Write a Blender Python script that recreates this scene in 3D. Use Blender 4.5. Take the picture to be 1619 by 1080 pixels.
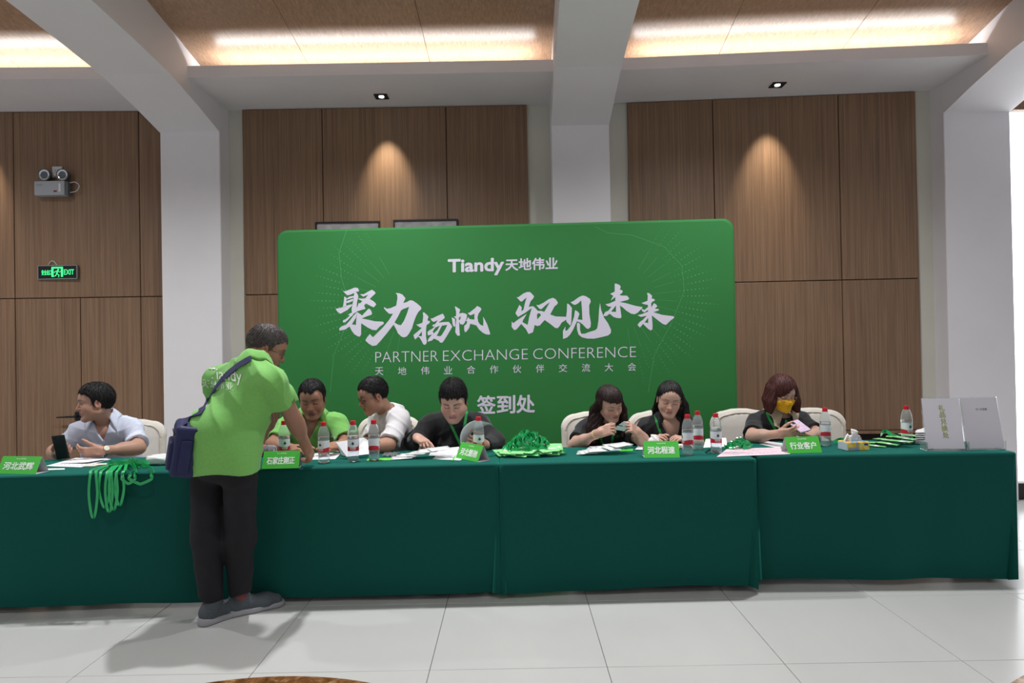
import bpy, bmesh, math, random
import numpy as np
from mathutils import Matrix, Vector

for o in list(bpy.data.objects):
    bpy.data.objects.remove(o)
scene = bpy.context.scene
COL = scene.collection
R = math.radians
PI = math.pi

# ------------------------------------------------------------------ camera
FPX, CAMH, ROLL, PITCH = 1079.3, 1.39, .0175, .0085
_ca, _sa, _cp, _sp = math.cos(ROLL), math.sin(ROLL), math.cos(PITCH), math.sin(PITCH)
_f = Vector((0, _cp, _sp)); _u0 = Vector((0, -_sp, _cp)); _r0 = Vector((1, 0, 0))
_r = _ca * _r0 - _sa * _u0
_u = _sa * _r0 + _ca * _u0
_c = Vector((0, 0, CAMH))
cam_data = bpy.data.cameras.new('camera')
cam_data.sensor_width = 36.0
cam_data.lens = 36.0 * FPX / 1619.0
cam_data.clip_start = .05
cam = bpy.data.objects.new('camera', cam_data)
COL.objects.link(cam)
cam.matrix_world = Matrix(((_r.x, _u.x, -_f.x, _c.x), (_r.y, _u.y, -_f.y, _c.y), (_r.z, _u.z, -_f.z, _c.z), (0, 0, 0, 1)))
scene.camera = cam


def ray(px, py):
    return _f + (px - 809.5) / FPX * _r - (py - 540) / FPX * _u


def P(px, py, Y):
    """the point of the place seen at pixel (px, py) that lies at depth Y"""
    d = ray(px, py)
    return _c + d * (Y / d.y)


def PZ(px, py, Z):
    d = ray(px, py)
    return _c + d * ((Z - CAMH) / d.z)


# ------------------------------------------------------------------ light of the hall
world = bpy.data.worlds.new('world')
scene.world = world
world.use_nodes = True
world.node_tree.nodes['Background'].inputs[0].default_value = (.92, .93, 1.0, 1)
world.node_tree.nodes['Background'].inputs[1].default_value = .42
scene.view_settings.view_transform = 'Standard'
scene.view_settings.look = 'None'
scene.view_settings.gamma = 1.0
scene.view_settings.use_curve_mapping = False
scene.view_settings.exposure = 0.18
DOWNLIGHT_W = 350.0      # ceiling downlights over the tables
COVE_W = 15.0            # strip lights hidden on the ledges
WASH_W = 72.0            # small spotlights in the soffit
FRONT_K = .30            # the row further out in the hall, relative to the row over the tables

# ------------------------------------------------------------------ helpers
def lin(r, g, b):
    def c(v):
        v /= 255.0
        return v / 12.92 if v <= .04045 else ((v + .055) / 1.055) ** 2.4
    return (c(r), c(g), c(b), 1.0)


def new_mat(name):
    m = bpy.data.materials.new(name)
    m.use_nodes = True
    nt = m.node_tree
    return m, nt, nt.nodes['Principled BSDF']


def mat(name, col, rough=.6, metal=0., spec=.5, var=.0, vscale=30., bump=0., bscale=200., sheen=0., emit=None, estr=0., trans=0., ior=1.45, coat=0., sss=0., stretch=(1, 1, 1), detail=3.):
    m, nt, b = new_mat(name)
    b.inputs['Base Color'].default_value = col
    b.inputs['Roughness'].default_value = rough
    b.inputs['Metallic'].default_value = metal
    b.inputs['Specular IOR Level'].default_value = spec
    b.inputs['IOR'].default_value = ior
    if sheen:
        b.inputs['Sheen Weight'].default_value = sheen
        b.inputs['Sheen Roughness'].default_value = .5
    if coat:
        b.inputs['Coat Weight'].default_value = coat
    if trans:
        b.inputs['Transmission Weight'].default_value = trans
    if sss:
        b.inputs['Subsurface Weight'].default_value = sss
        b.inputs['Subsurface Radius'].default_value = (.012, .005, .003)
        b.inputs['Subsurface Scale'].default_value = 1.0
    if emit:
        b.inputs['Emission Color'].default_value = emit
        b.inputs['Emission Strength'].default_value = estr
    if var or bump:
        g = nt.nodes.new('ShaderNodeNewGeometry')
        mp = nt.nodes.new('ShaderNodeMapping')
        mp.inputs['Scale'].default_value = stretch
        nt.links.new(g.outputs['Position'], mp.inputs['Vector'])
        if var:
            n = nt.nodes.new('ShaderNodeTexNoise')
            n.inputs['Scale'].default_value = vscale
            n.inputs['Detail'].default_value = detail
            nt.links.new(mp.outputs[0], n.inputs['Vector'])
            r = nt.nodes.new('ShaderNodeValToRGB')
            r.color_ramp.elements[0].position = .3
            r.color_ramp.elements[1].position = .7
            r.color_ramp.elements[0].color = tuple(c * (1 - var) for c in col[:3]) + (1,)
            r.color_ramp.elements[1].color = tuple(min(1, c * (1 + var)) for c in col[:3]) + (1,)
            nt.links.new(n.outputs['Fac'], r.inputs[0])
            nt.links.new(r.outputs[0], b.inputs['Base Color'])
        if bump:
            n2 = nt.nodes.new('ShaderNodeTexNoise')
            n2.inputs['Scale'].default_value = bscale
            n2.inputs['Detail'].default_value = 2.
            nt.links.new(mp.outputs[0], n2.inputs['Vector'])
            bp = nt.nodes.new('ShaderNodeBump')
            bp.inputs['Strength'].default_value = bump
            bp.inputs['Distance'].default_value = .002
            nt.links.new(n2.outputs['Fac'], bp.inputs['Height'])
            nt.links.new(bp.outputs[0], b.inputs['Normal'])
    return m


def wood(name, dark, light, scale, rough=.42, spec=.4):
    """straight-grained veneer; scale = texture scale along x, y, z (small along the grain)"""
    m, nt, b = new_mat(name)
    g = nt.nodes.new('ShaderNodeNewGeometry')
    oi = nt.nodes.new('ShaderNodeObjectInfo')
    mul = nt.nodes.new('ShaderNodeVectorMath'); mul.operation = 'MULTIPLY_ADD'
    mul.inputs[1].default_value = (1, 1, 1)
    nt.links.new(g.outputs['Position'], mul.inputs[0])
    sc = nt.nodes.new('ShaderNodeVectorMath'); sc.operation = 'SCALE'
    sc.inputs[0].default_value = (7.3, 3.1, 5.7)
    nt.links.new(oi.outputs['Random'], sc.inputs['Scale'])
    nt.links.new(sc.outputs[0], mul.inputs[2])
    cols = []
    for k, (s, w) in enumerate(((1.0, .6), (3.2, .4))):
        mp = nt.nodes.new('ShaderNodeMapping')
        mp.inputs['Scale'].default_value = tuple(c * s for c in scale)
        nt.links.new(mul.outputs[0], mp.inputs['Vector'])
        n = nt.nodes.new('ShaderNodeTexNoise')
        n.inputs['Scale'].default_value = 1.0
        n.inputs['Detail'].default_value = 4.0
        n.inputs['Roughness'].default_value = .65
        nt.links.new(mp.outputs[0], n.inputs['Vector'])
        cols.append(n)
    mx = nt.nodes.new('ShaderNodeMath'); mx.operation = 'MULTIPLY_ADD'
    mx.inputs[1].default_value = .55
    m2 = nt.nodes.new('ShaderNodeMath'); m2.operation = 'MULTIPLY'
    m2.inputs[1].default_value = .45
    nt.links.new(cols[1].outputs['Fac'], m2.inputs[0])
    nt.links.new(cols[0].outputs['Fac'], mx.inputs[0])
    nt.links.new(m2.outputs[0], mx.inputs[2])
    r = nt.nodes.new('ShaderNodeValToRGB')
    r.color_ramp.elements[0].position = .36
    r.color_ramp.elements[1].position = .64
    r.color_ramp.elements[0].color = dark
    r.color_ramp.elements[1].color = light
    nt.links.new(mx.outputs[0], r.inputs[0])
    nt.links.new(r.outputs[0], b.inputs['Base Color'])
    b.inputs['Roughness'].default_value = rough
    b.inputs['Specular IOR Level'].default_value = spec
    bp = nt.nodes.new('ShaderNodeBump')
    bp.inputs['Strength'].default_value = .12
    bp.inputs['Distance'].default_value = .001
    nt.links.new(mx.outputs[0], bp.inputs['Height'])
    nt.links.new(bp.outputs[0], b.inputs['Normal'])
    return m


def tag(o, label=None, cat=None, group=None, kind=None):
    if label: o['label'] = label
    if cat: o['category'] = cat
    if group: o['group'] = group
    if kind: o['kind'] = kind
    return o


def empty(name, loc=(0, 0, 0), rz=0.):
    o = bpy.data.objects.new(name, None)
    o.empty_display_size = .1
    COL.objects.link(o)
    o.location = loc
    o.rotation_euler = (0, 0, rz)
    return o


def link(name, me, m=None, parent=None, loc=None):
    o = bpy.data.objects.new(name, me)
    COL.objects.link(o)
    if m is not None:
        for x in (m if isinstance(m, (list, tuple)) else [m]):
            me.materials.append(x)
    if parent is not None:
        o.parent = parent
    if loc is not None:
        o.location = loc
    return o


def mesh(name, v, f, smooth=False):
    me = bpy.data.meshes.new(name)
    me.from_pydata([tuple(p) for p in v], [], [tuple(q) for q in f])
    if smooth:
        me.polygons.foreach_set('use_smooth', [True] * len(me.polygons))
    me.update()
    return me


def wobj(name, v, f, m, parent=None, smooth=False, origin=None):
    """object from WORLD coordinates with its origin at `origin` (default: base centre)"""
    v = [Vector(p) for p in v]
    if parent is not None:
        chain = []
        q = parent
        while q is not None: chain.append(q); q = q.parent
        for q in reversed(chain):
            off = Vector(q.location); inv = Matrix.Rotation(-q.rotation_euler.z, 3, 'Z')
            v = [inv @ (p - off) for p in v]
        return link(name, mesh(name, v, f, smooth), m, parent)
    if origin is None:
        origin = (sum(p.x for p in v) / len(v), sum(p.y for p in v) / len(v), min(p.z for p in v))
    origin = Vector(origin)
    return link(name, mesh(name, [p - origin for p in v], f, smooth), m, None, origin)


class MB:
    """collects simple shapes (world or local coordinates) into one vertex/face list"""
    def __init__(s):
        s.v = []; s.f = []

    def add(s, v, f):
        n = len(s.v)
        s.v += [Vector(p) for p in v]
        s.f += [tuple(i + n for i in q) for q in f]
        return s

    def box(s, x0, x1, y0, y1, z0, z1, M=None):
        v = [(x, y, z) for z in (z0, z1) for y in (y0, y1) for x in (x0, x1)]
        if M is not None: v = [M @ Vector(p) for p in v]
        return s.add(v, [(0, 2, 3, 1), (4, 5, 7, 6), (0, 1, 5, 4), (2, 6, 7, 3), (0, 4, 6, 2), (1, 3, 7, 5)])

    def rbox(s, x0, x1, y0, y1, z0, z1, r=.005, seg=2, M=None):
        bm = bmesh.new()
        bmesh.ops.create_cube(bm, size=1)
        for q in bm.verts:
            q.co = Vector((x0 + (q.co.x + .5) * (x1 - x0), y0 + (q.co.y + .5) * (y1 - y0), z0 + (q.co.z + .5) * (z1 - z0)))
        bmesh.ops.bevel(bm, geom=bm.edges[:], offset=r, segments=seg, profile=.5, affect='EDGES')
        bm.verts.index_update()
        v = [q.co.copy() for q in bm.verts]; f = [tuple(x.index for x in q.verts) for q in bm.faces]
        bm.free()
        if M is not None: v = [M @ p for p in v]
        return s.add(v, f)

    def tube(s, pts, r, n=8, closed=False, cap=True):
        pts = [Vector(p) for p in pts]
        rr = r if isinstance(r, (list, tuple)) else [r] * len(pts)
        L = len(pts)
        v = []; f = []
        t0 = None
        for i, p in enumerate(pts):
            a = pts[(i - 1) % L] if (closed or i > 0) else p
            b = pts[(i + 1) % L] if (closed or i < L - 1) else p
            t = (b - a).normalized()
            if t0 is None:
                nrm = t.orthogonal().normalized()
            else:
                nrm = (nrm - t * nrm.dot(t))
                nrm = nrm.normalized() if nrm.length > 1e-6 else t.orthogonal().normalized()
            t0 = t
            bi = t.cross(nrm)
            for k in range(n):
                a_ = 2 * PI * k / n
                v.append(p + rr[i] * (math.cos(a_) * nrm + math.sin(a_) * bi))
        for i in range(L if closed else L - 1):
            j = (i + 1) % L
            for k in range(n):
                f.append((i * n + k, i * n + (k + 1) % n, j * n + (k + 1) % n, j * n + k))
        if cap and not closed:
            f.append(tuple(range(n))[::-1]); f.append(tuple((L - 1) * n + k for k in range(n)))
        return s.add(v, f)

    def lathe(s, prof, n=24, c=(0, 0, 0), axis=None, caps=True):
        v = []; f = []
        c = Vector(c)
        for r, z in prof:
            for k in range(n):
                a = 2 * PI * k / n
                v.append(Vector((r * math.cos(a), r * math.sin(a), z)))
        for i in range(len(prof) - 1):
            for k in range(n):
                f.append((i * n + k, i * n + (k + 1) % n, (i + 1) * n + (k + 1) % n, (i + 1) * n + k))
        if caps:
            f.append(tuple(range(n))[::-1]); f.append(tuple((len(prof) - 1) * n + k for k in range(n)))
        if axis is not None:
            v = [axis @ p for p in v]
        return s.add([p + c for p in v], f)

    def ribbon(s, pts, w, side, th=.0012):
        """flat band; side = band-width direction(s)"""
        pts = [Vector(p) for p in pts]
        L = len(pts)
        v = []; f = []
        for i, p in enumerate(pts):
            t = (pts[min(i + 1, L - 1)] - pts[max(i - 1, 0)]).normalized()
            sd = Vector(side[i] if isinstance(side, list) else side)
            sd = (sd - t * sd.dot(t))
            sd = sd.normalized() if sd.length > 1e-5 else t.orthogonal().normalized()
            nn = t.cross(sd)
            ww = w[i] if isinstance(w, (list, tuple)) else w
            for a, b in ((-1, -1), (1, -1), (1, 1), (-1, 1)):
                v.append(p + sd * ww / 2 * a + nn * th / 2 * b)
        for i in range(L - 1):
            for k in range(4):
                f.append((i * 4 + k, i * 4 + (k + 1) % 4, i * 4 + 4 + (k + 1) % 4, i * 4 + 4 + k))
        f.append((3, 2, 1, 0)); f.append(tuple((L - 1) * 4 + k for k in range(4)))
        return s.add(v, f)

    def poly(s, pts, d):
        """prism: polygon pts extruded by vector d"""
        n = len(pts)
        pts = [Vector(p) for p in pts]; d = Vector(d)
        return s.add(pts + [p + d for p in pts], [tuple(range(n))[::-1], tuple(range(n, 2 * n))] + [(i, (i + 1) % n, (i + 1) % n + n, i + n) for i in range(n)])

    def out(s, name, m, parent=None, smooth=False, origin=None, local=False):
        if local:
            return link(name, mesh(name, s.v, s.f, smooth), m, parent)
        return wobj(name, s.v, s.f, m, parent, smooth, origin)


def catmull(pts, n=6, closed=False):
    pts = [Vector(p) for p in pts]
    L = len(pts); out = []
    rng = range(L if closed else L - 1)
    for i in rng:
        if closed:
            p0, p1, p2, p3 = pts[i - 1], pts[i], pts[(i + 1) % L], pts[(i + 2) % L]
        else:
            p0, p1, p2, p3 = pts[max(i - 1, 0)], pts[i], pts[i + 1], pts[min(i + 2, L - 1)]
        for k in range(n):
            t = k / n
            out.append(.5 * ((2 * p1) + (p2 - p0) * t + (2 * p0 - 5 * p1 + 4 * p2 - p3) * t * t + (3 * p1 - p0 - 3 * p2 + p3) * t ** 3))
    if not closed: out.append(pts[-1])
    return out


_text_cache = {}


def text_geo(s, bold=0., shear=0.):
    """2-D glyph geometry of a string: (verts, faces, bbox)"""
    key = (s, bold, shear)
    if key in _text_cache: return _text_cache[key]
    c = bpy.data.curves.new('t', 'FONT')
    c.body = s; c.size = 1.0; c.offset = bold; c.resolution_u = 3; c.shear = shear
    o = bpy.data.objects.new('t', c)
    COL.objects.link(o)
    dg = bpy.context.evaluated_depsgraph_get()
    me = bpy.data.meshes.new_from_object(o.evaluated_get(dg))
    v = [(q.co.x, q.co.y) for q in me.vertices]
    f = [tuple(p.vertices) for p in me.polygons]
    bpy.data.objects.remove(o); bpy.data.curves.remove(c); bpy.data.meshes.remove(me)
    xs = [p[0] for p in v]; ys = [p[1] for p in v]
    res = (v, f, (min(xs), max(xs), min(ys), max(ys)))
    _text_cache[key] = res
    return res


def poly_geo(outer, holes=()):
    """2-D filled polygon with holes: (verts, faces)"""
    c = bpy.data.curves.new('t', 'CURVE')
    c.dimensions = '2D'; c.fill_mode = 'BOTH'
    for pts in [outer] + list(holes):
        sp = c.splines.new('POLY')
        sp.points.add(len(pts) - 1)
        for q, p in zip(sp.points, pts): q.co = (p[0], p[1], 0, 1)
        sp.use_cyclic_u = True
    o = bpy.data.objects.new('t', c)
    COL.objects.link(o)
    dg = bpy.context.evaluated_depsgraph_get()
    me = bpy.data.meshes.new_from_object(o.evaluated_get(dg))
    v = [(q.co.x, q.co.y) for q in me.vertices]
    f = [tuple(p.vertices) for p in me.polygons]
    bpy.data.objects.remove(o); bpy.data.curves.remove(c); bpy.data.meshes.remove(me)
    return v, f


def text_quad(s, o, ux, uy, bold=0., shear=0.):
    """glyphs stretched over the parallelogram o, o+ux, o+uy"""
    v, f, (x0, x1, y0, y1) = text_geo(s, bold, shear)
    o, ux, uy = Vector(o), Vector(ux), Vector(uy)
    return [o + ux * ((x - x0) / (x1 - x0)) + uy * ((y - y0) / (y1 - y0)) for x, y in v], f


def copy_tree(o, parent=None):
    c = o.copy(); COL.objects.link(c); c.parent = parent
    for ch in list(o.children):
        copy_tree(ch, c)
    return c

# ------------------------------------------------------------------ materials of the setting
M_plaster = mat('white_plaster', lin(228, 225, 227), .85, var=.015, vscale=3, bump=.05, bscale=60)
M_plaster_w = mat('cream_plaster', lin(206, 204, 192), .85, var=.02, vscale=3, bump=.05, bscale=60)
M_wood = wood('oak_veneer', lin(100, 76, 57), lin(148, 117, 90), (95, 95, .7))
M_woodc = wood('ceiling_veneer', lin(146, 114, 90), lin(188, 154, 126), (95, .8, 95), rough=.30, spec=.5)
M_gap = mat('dark_gap', lin(30, 22, 17), .9)
M_tile = mat('porcelain_tile', lin(194, 194, 191), .22, var=.03, vscale=2.2, spec=.5, stretch=(1, .25, 1))
M_grout = mat('grout', lin(120, 116, 110), .9, var=.1)
M_dark = mat('dark_baseboard', lin(38, 30, 26), .5, var=.1)


def yo(x):
    """the right-hand bay stands slightly turned into the hall"""
    return -max(0., x - .95) * .062 + min(0., x + 2.9) * .03


# ---- floor with tiles
TS, TX0, TY0 = .768, .387, 2.965
fl = MB().box(-7.0, 7.0, -7, 6.6, -.06, -.004).out('floor', M_grout, origin=(0, 0, -.06))
tag(fl, kind='structure', label='pale polished tile floor of the hall')
tme = MB().rbox(0, TS - .0032, 0, TS - .0032, -.012, 0, r=.0012, seg=1)
tile_mesh = mesh('tile', tme.v, tme.f)
tile_mesh.materials.append(M_tile)
for i in range(-9, 8):
    for j in range(-4, 5):
        t = bpy.data.objects.new('tile', tile_mesh)
        COL.objects.link(t); t.parent = fl
        t.location = (TX0 + i * TS + .0016, TY0 + j * TS + .0016, .06)
big = MB().box(-7, 7, -7, TY0 - 4 * TS, -.012, 0).out('tile', M_tile, fl)
big['kind'] = 'stuff'


def marble():
    m, nt, b = new_mat('brown_marble')
    g = nt.nodes.new('ShaderNodeNewGeometry')
    n = nt.nodes.new('ShaderNodeTexNoise'); n.inputs['Scale'].default_value = 7; n.inputs['Detail'].default_value = 8
    n.inputs['Distortion'].default_value = 1.4; n.inputs['Roughness'].default_value = .7
    nt.links.new(g.outputs['Position'], n.inputs['Vector'])
    r = nt.nodes.new('ShaderNodeValToRGB')
    r.color_ramp.elements[0].position = .3; r.color_ramp.elements[0].color = lin(48, 26, 14)
    r.color_ramp.elements[1].position = .72; r.color_ramp.elements[1].color = lin(205, 170, 125)
    e = r.color_ramp.elements.new(.5); e.color = lin(120, 78, 44)
    nt.links.new(n.outputs['Fac'], r.inputs[0]); nt.links.new(r.outputs[0], b.inputs['Base Color'])
    b.inputs['Roughness'].default_value = .2
    return m


M_marble = marble()
for cx, cy, rr in ((-1.0, 1.865, 1.065), (2.62, 1.865, 1.1)):
    mb = MB()
    n = 96
    vo = [(cx + rr * math.cos(2 * PI * k / n), cy + rr * math.sin(2 * PI * k / n), .0015) for k in range(n)]
    vi = [(cx + (rr - .28) * math.cos(2 * PI * k / n), cy + (rr - .28) * math.sin(2 * PI * k / n), .0015) for k in range(n)]
    mb.add(vo + vi, [(k, (k + 1) % n, (k + 1) % n + n, k + n) for k in range(n)])
    o = mb.out('marble_inlay', M_marble, fl)
    o['label'] = 'brown veined marble ring let into the tiles'

# ---- back wall with veneer panels, one group per bay
YW = 6.2
PX = dict(l=(-6.6, -5.56, -4.454, -3.345, -3.05), m=(-2.414, -1.688, -.564, .174), r=(1.078, 1.839, 2.935, 3.60))
SOFF = 3.59


def wall_piece(name, x0, x1):
    mb = MB()
    v = [(x, YW + yo(x) + d, z) for z in (0, 4.6) for (x, d) in ((x0, 0), (x1, 0), (x1, .15), (x0, .15))]
    mb.add(v, [(0, 3, 2, 1), (4, 5, 6, 7), (0, 1, 5, 4), (1, 2, 6, 5), (2, 3, 7, 6), (3, 0, 4, 7)])
    o = mb.out(name, M_plaster_w)
    return tag(o, kind='structure')


walls = {'l': wall_piece('wall_left', -6.8, -2.9), 'm': wall_piece('wall_center', -2.9, .95), 'r': wall_piece('wall_right', .95, 4.02)}
tag(walls['l'], 'back wall of the bay with the emergency lamp and exit sign')
tag(walls['m'], 'back wall of the bay behind the green backdrop')
tag(walls['r'], 'back wall of the bay beside the bright window')


def panel(b, x0, x1, z0, z1, y_off=.03, m=None, name='wood_panel'):
    g = .0035
    mb = MB()
    c = .003
    x0 += g; x1 -= g; z0 += g; z1 -= g
    fr = [(x0 + c, z0 + c), (x1 - c, z0 + c), (x1 - c, z1 - c), (x0 + c, z1 - c)]
    bk = [(x0, z0), (x1, z0), (x1, z1), (x0, z1)]
    v = [(x, YW + yo(x) - y_off, z) for x, z in fr] + [(x, YW + yo(x) - y_off + c, z) for x, z in bk] + [(x, YW + yo(x) - .004, z) for x, z in bk]
    f = [(0, 1, 2, 3)] + [(i, i + 4, (i + 1) % 4 + 4, (i + 1) % 4) for i in range(4)] + [(i + 4, i + 8, (i + 1) % 4 + 8, (i + 1) % 4 + 4) for i in range(4)]
    return mb.add(v, f).out(name, m or M_wood, walls[b])


def gapboard(b, x0, x1, z0, z1):
    v = [(x, YW + yo(x) - d, z) for d in (.001, .012) for x, z in ((x0, z0), (x1, z0), (x1, z1), (x0, z1))]
    MB().add(v, [(4, 5, 6, 7), (0, 4, 7, 3), (1, 2, 6, 5), (3, 7, 6, 2), (0, 1, 5, 4)]).out('panel_backing', M_gap, walls[b])


ZS = {'l': 1.905, 'm': 1.905, 'r': 1.935}
ZB = .10
for b in 'lmr':
    xs = PX[b]
    gapboard(b, xs[0] + .006, xs[-1] - .006, ZB + .006, SOFF - .006)
    for i in range(len(xs) - 1):
        panel(b, xs[i], xs[i + 1], ZS[b], SOFF - .002)
        if b == 'l' and i == 2:
            panel(b, -4.454, -3.88, ZB, ZS[b]); panel(b, -3.88, -3.345, ZB, ZS[b])
        elif b == 'r':
            panel(b, xs[i], xs[i + 1], .60, ZS[b])
        else:
            panel(b, xs[i], xs[i + 1], ZB, ZS[b])
# dark recess and ledge at the foot of the right-hand wall
mb = MB()
for z0, z1, d in ((.575, .60, .055), (.10, .13, .05)):
    v = [(x, YW + yo(x) - dd, z) for x in (1.08, 3.6) for dd, z in ((.0, z0), (d, z0), (d, z1), (.0, z1))]
    mb.add(v, [(0, 1, 2, 3), (4, 7, 6, 5), (0, 4, 5, 1), (1, 5, 6, 2), (2, 6, 7, 3)])
mb.out('wall_ledge', M_wood, walls['r'])
for nm, x0, x1 in (('baseboard_left', -6.6, -3.05), ('baseboard_center', -2.41, .17), ('baseboard_right', 1.08, 3.6)):
    v = [(x, YW + yo(x) - dd, z) for x in (x0, x1) for dd, z in ((0, 0), (.02, 0), (.02, .098), (0, .098))]
    tag(MB().add(v, [(0, 1, 2, 3), (4, 7, 6, 5), (0, 4, 5, 1), (1, 5, 6, 2), (2, 6, 7, 3)]).out(nm, M_dark), 'dark baseboard along the foot of the ' + nm.split('_')[1] + ' wall bay', kind='structure')

# ---- pillars and arched beams
PIL = [(-3.07, -2.546, 6.0), (.378, .889, 6.0), (3.735, 4.305, 5.84)]
PROF = [(6.0, 3.335), (5.6, 3.43), (5.17, 3.515), (4.75, 3.56), (4.27, 3.60), (3.6, 3.635), (2.8, 3.66), (1.6, 3.68), (-1.5, 3.68)]
BYAW = .022
plabel = ['white square pillar beside the wood wall with the exit sign', 'white square pillar behind the middle of the green backdrop', 'grey-white pillar beside the bright window']
blabel = ['white arched ceiling beam rising from the pillar beside the exit sign wall', 'white arched ceiling beam rising from the pillar behind the backdrop', 'white arched ceiling beam rising from the pillar beside the window']
for k, (x0, x1, yf) in enumerate(PIL):
    o = MB().rbox(x0, x1, yf, 6.35, 0, 3.7, r=.006, seg=1).out('pillar', M_plaster)
    tag(o, plabel[k], kind='structure')
    mb = MB()
    v = []
    dy = yf - 6.0
    for y, z in PROF:
        dx = -(6.0 - y) * BYAW
        for x, zz in ((x0, z), (x1, z), (x1, 4.5), (x0, 4.5)):
            v.append((x + dx, y + dy, zz))
    n = len(PROF)
    f = [(0, 1, 2, 3), tuple((n - 1) * 4 + q for q in (3, 2, 1, 0))]
    for i in range(n - 1):
        for q in range(4):
            f.append((i * 4 + q, i * 4 + 4 + q, i * 4 + 4 + (q + 1) % 4, i * 4 + (q + 1) % 4))
    o = mb.add(v, f).out('ceiling_beam', M_plaster, origin=((x0 + x1) / 2, yf, 3.335))
    tag(o, blabel[k], kind='structure')

# ---- ledges (soffits with upstand) and veneered vault between the beams
YF = 5.44
BAYS = {'l': (-6.8, -3.07), 'm': (-2.546, .378), 'r': (.889, 3.735)}
VAULT = [(6.3, 3.665), (6.0, 3.715), (5.66, 3.78), (5.25, 3.855), (4.88, 3.92), (4.3, 3.99), (3.6, 4.05), (2.6, 4.11), (1.2, 4.16), (-1.5, 4.18)]
slabel = {'l': 'white ledge with upstand over the exit sign wall', 'm': 'white ledge with upstand over the wall behind the backdrop', 'r': 'white ledge with upstand over the wall beside the window'}
ceil = empty('ceiling', (0, 0, 3.6))
tag(ceil, 'wood veneered vault lit from the ledges, between white beams', kind='structure')
for b, (x0, x1) in BAYS.items():
    mb = MB()
    xa, xb = x0 - .06, x1 + .0
    sec = [(0, .0), (.025, .0), (.025, .092), (0, .092)]
    prof = [(YF, SOFF), (YF, SOFF + .095), (YF + .03, SOFF + .095), (YF + .03, SOFF + .025), (6.2, SOFF + .025), (6.2, SOFF)]
    n = len(prof)
    v = [(x, y + yo(x), z) for x in (xa, xb) for y, z in prof]
    f = [tuple(range(n)), tuple(range(n, 2 * n))[::-1]] + [(i, i + n, (i + 1) % n + n, (i + 1) % n) for i in range(n)]
    o = mb.add(v, f).out('ceiling_soffit', M_plaster)
    tag(o, slabel[b], kind='structure')
    npan = 4 if b == 'l' else 3
    for i in range(npan):
        xa = x0 - .12 + (x1 - x0 + .12) * i / npan + .002; xb = x0 - .12 + (x1 - x0 + .12) * (i + 1) / npan - .002
        v = []
        for y, z in VAULT:
            dx = -(6.0 - y) * BYAW
            e0 = dx if i == 0 else dx
            for x, zz in ((xa, z), (xb, z), (xb, z + .02), (xa, z + .02)):
                v.append((x + dx, y + yo(x), zz))
        n = len(VAULT)
        f = [(0, 1, 2, 3), tuple((n - 1) * 4 + q for q in (3, 2, 1, 0))]
        for k in range(n - 1):
            for q in range(4):
                f.append((k * 4 + q, k * 4 + 4 + q, k * 4 + 4 + (q + 1) % 4, k * 4 + (q + 1) % 4))
        MB().add(v, f).out('ceiling_panel', M_woodc, ceil)
MB().box(-8, 8, -1.6, 6.6, 4.5, 4.56).out('ceiling_slab', M_plaster, ceil)

# ---- strip lights on the ledges
M_led = mat('led_strip', (1, 1, 1, 1), .5, emit=(1, .97, .92, 1), estr=3.)
llabel = {'l': 'strip light on the ledge over the exit sign wall', 'm': 'strip light on the ledge over the backdrop', 'r': 'strip light on the ledge beside the window'}
for b, (x0, x1) in BAYS.items():
    xc = (x0 + x1) / 2; L = x1 - x0 - .3
    o = empty('led_strip_light', (xc, YF + .1 + yo(xc), SOFF + .025), math.atan2(yo(x1) - yo(x0), x1 - x0))
    tag(o, llabel[b], 'strip light', 'strip lights on the ledges')
    MB().box(-L / 2, L / 2, -.012, .012, 0, .012).out('light_bar', M_led, o, local=True)
    ld = bpy.data.lights.new('cove_light', 'AREA')
    ld.shape = 'RECTANGLE'; ld.size = L; ld.size_y = .03; ld.energy = COVE_W * L / 3; ld.color = (.93, .97, 1)
    lo = bpy.data.objects.new('cove_light', ld); COL.objects.link(lo); lo.parent = o
    lo.location = (0, 0, .02); lo.rotation_euler = (PI - R(12), 0, 0)

# ---- downlights
M_black = mat('black_trim', lin(18, 18, 20), .4)
M_lens = mat('lamp_lens', (1, 1, 1, 1), .3, emit=(.93, .97, 1, 1), estr=9.)
M_alu = mat('lamp_reflector', lin(190, 190, 195), .25, metal=1.)


def square_downlight(x, y, z, label, size=.115):
    o = empty('recessed_downlight', (x, y, z - .004))
    tag(o, label, 'downlight', 'square recessed downlights in the ledges')
    h = size / 2
    mb = MB()
    mb.rbox(-h, h, -h, -h + .018, -.006, .004, .002, 1).rbox(-h, h, h - .018, h, -.006, .004, .002, 1).rbox(-h, -h + .018, -h + .018, h - .018, -.006, .004, .002, 1).rbox(h - .018, h, -h + .018, h - .018, -.006, .004, .002, 1)
    mb.box(-h + .01, h - .01, -h + .01, h - .01, .002, .004)
    mb.out('trim_frame', M_black, o, local=True)
    q = MB().lathe([(.030, -.010), (.024, .0), (.018, .002)], 20, caps=False).out('lamp_ring', M_alu, o, local=True, smooth=True)
    MB().lathe([(.0, -.004), (.022, -.004), (.024, .001)], 20, caps=False).out('lamp_lens', M_lens, o, local=True)
    ld = bpy.data.lights.new('spot', 'SPOT')
    ld.energy = WASH_W; ld.spot_size = R(46); ld.spot_blend = 1.0; ld.shadow_soft_size = .02; ld.color = (1, .90, .74)
    lo = bpy.data.objects.new('spot', ld); COL.objects.link(lo); lo.parent = o
    lo.location = (0, 0, -.02); lo.rotation_euler = (R(20), 0, 0)


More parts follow.
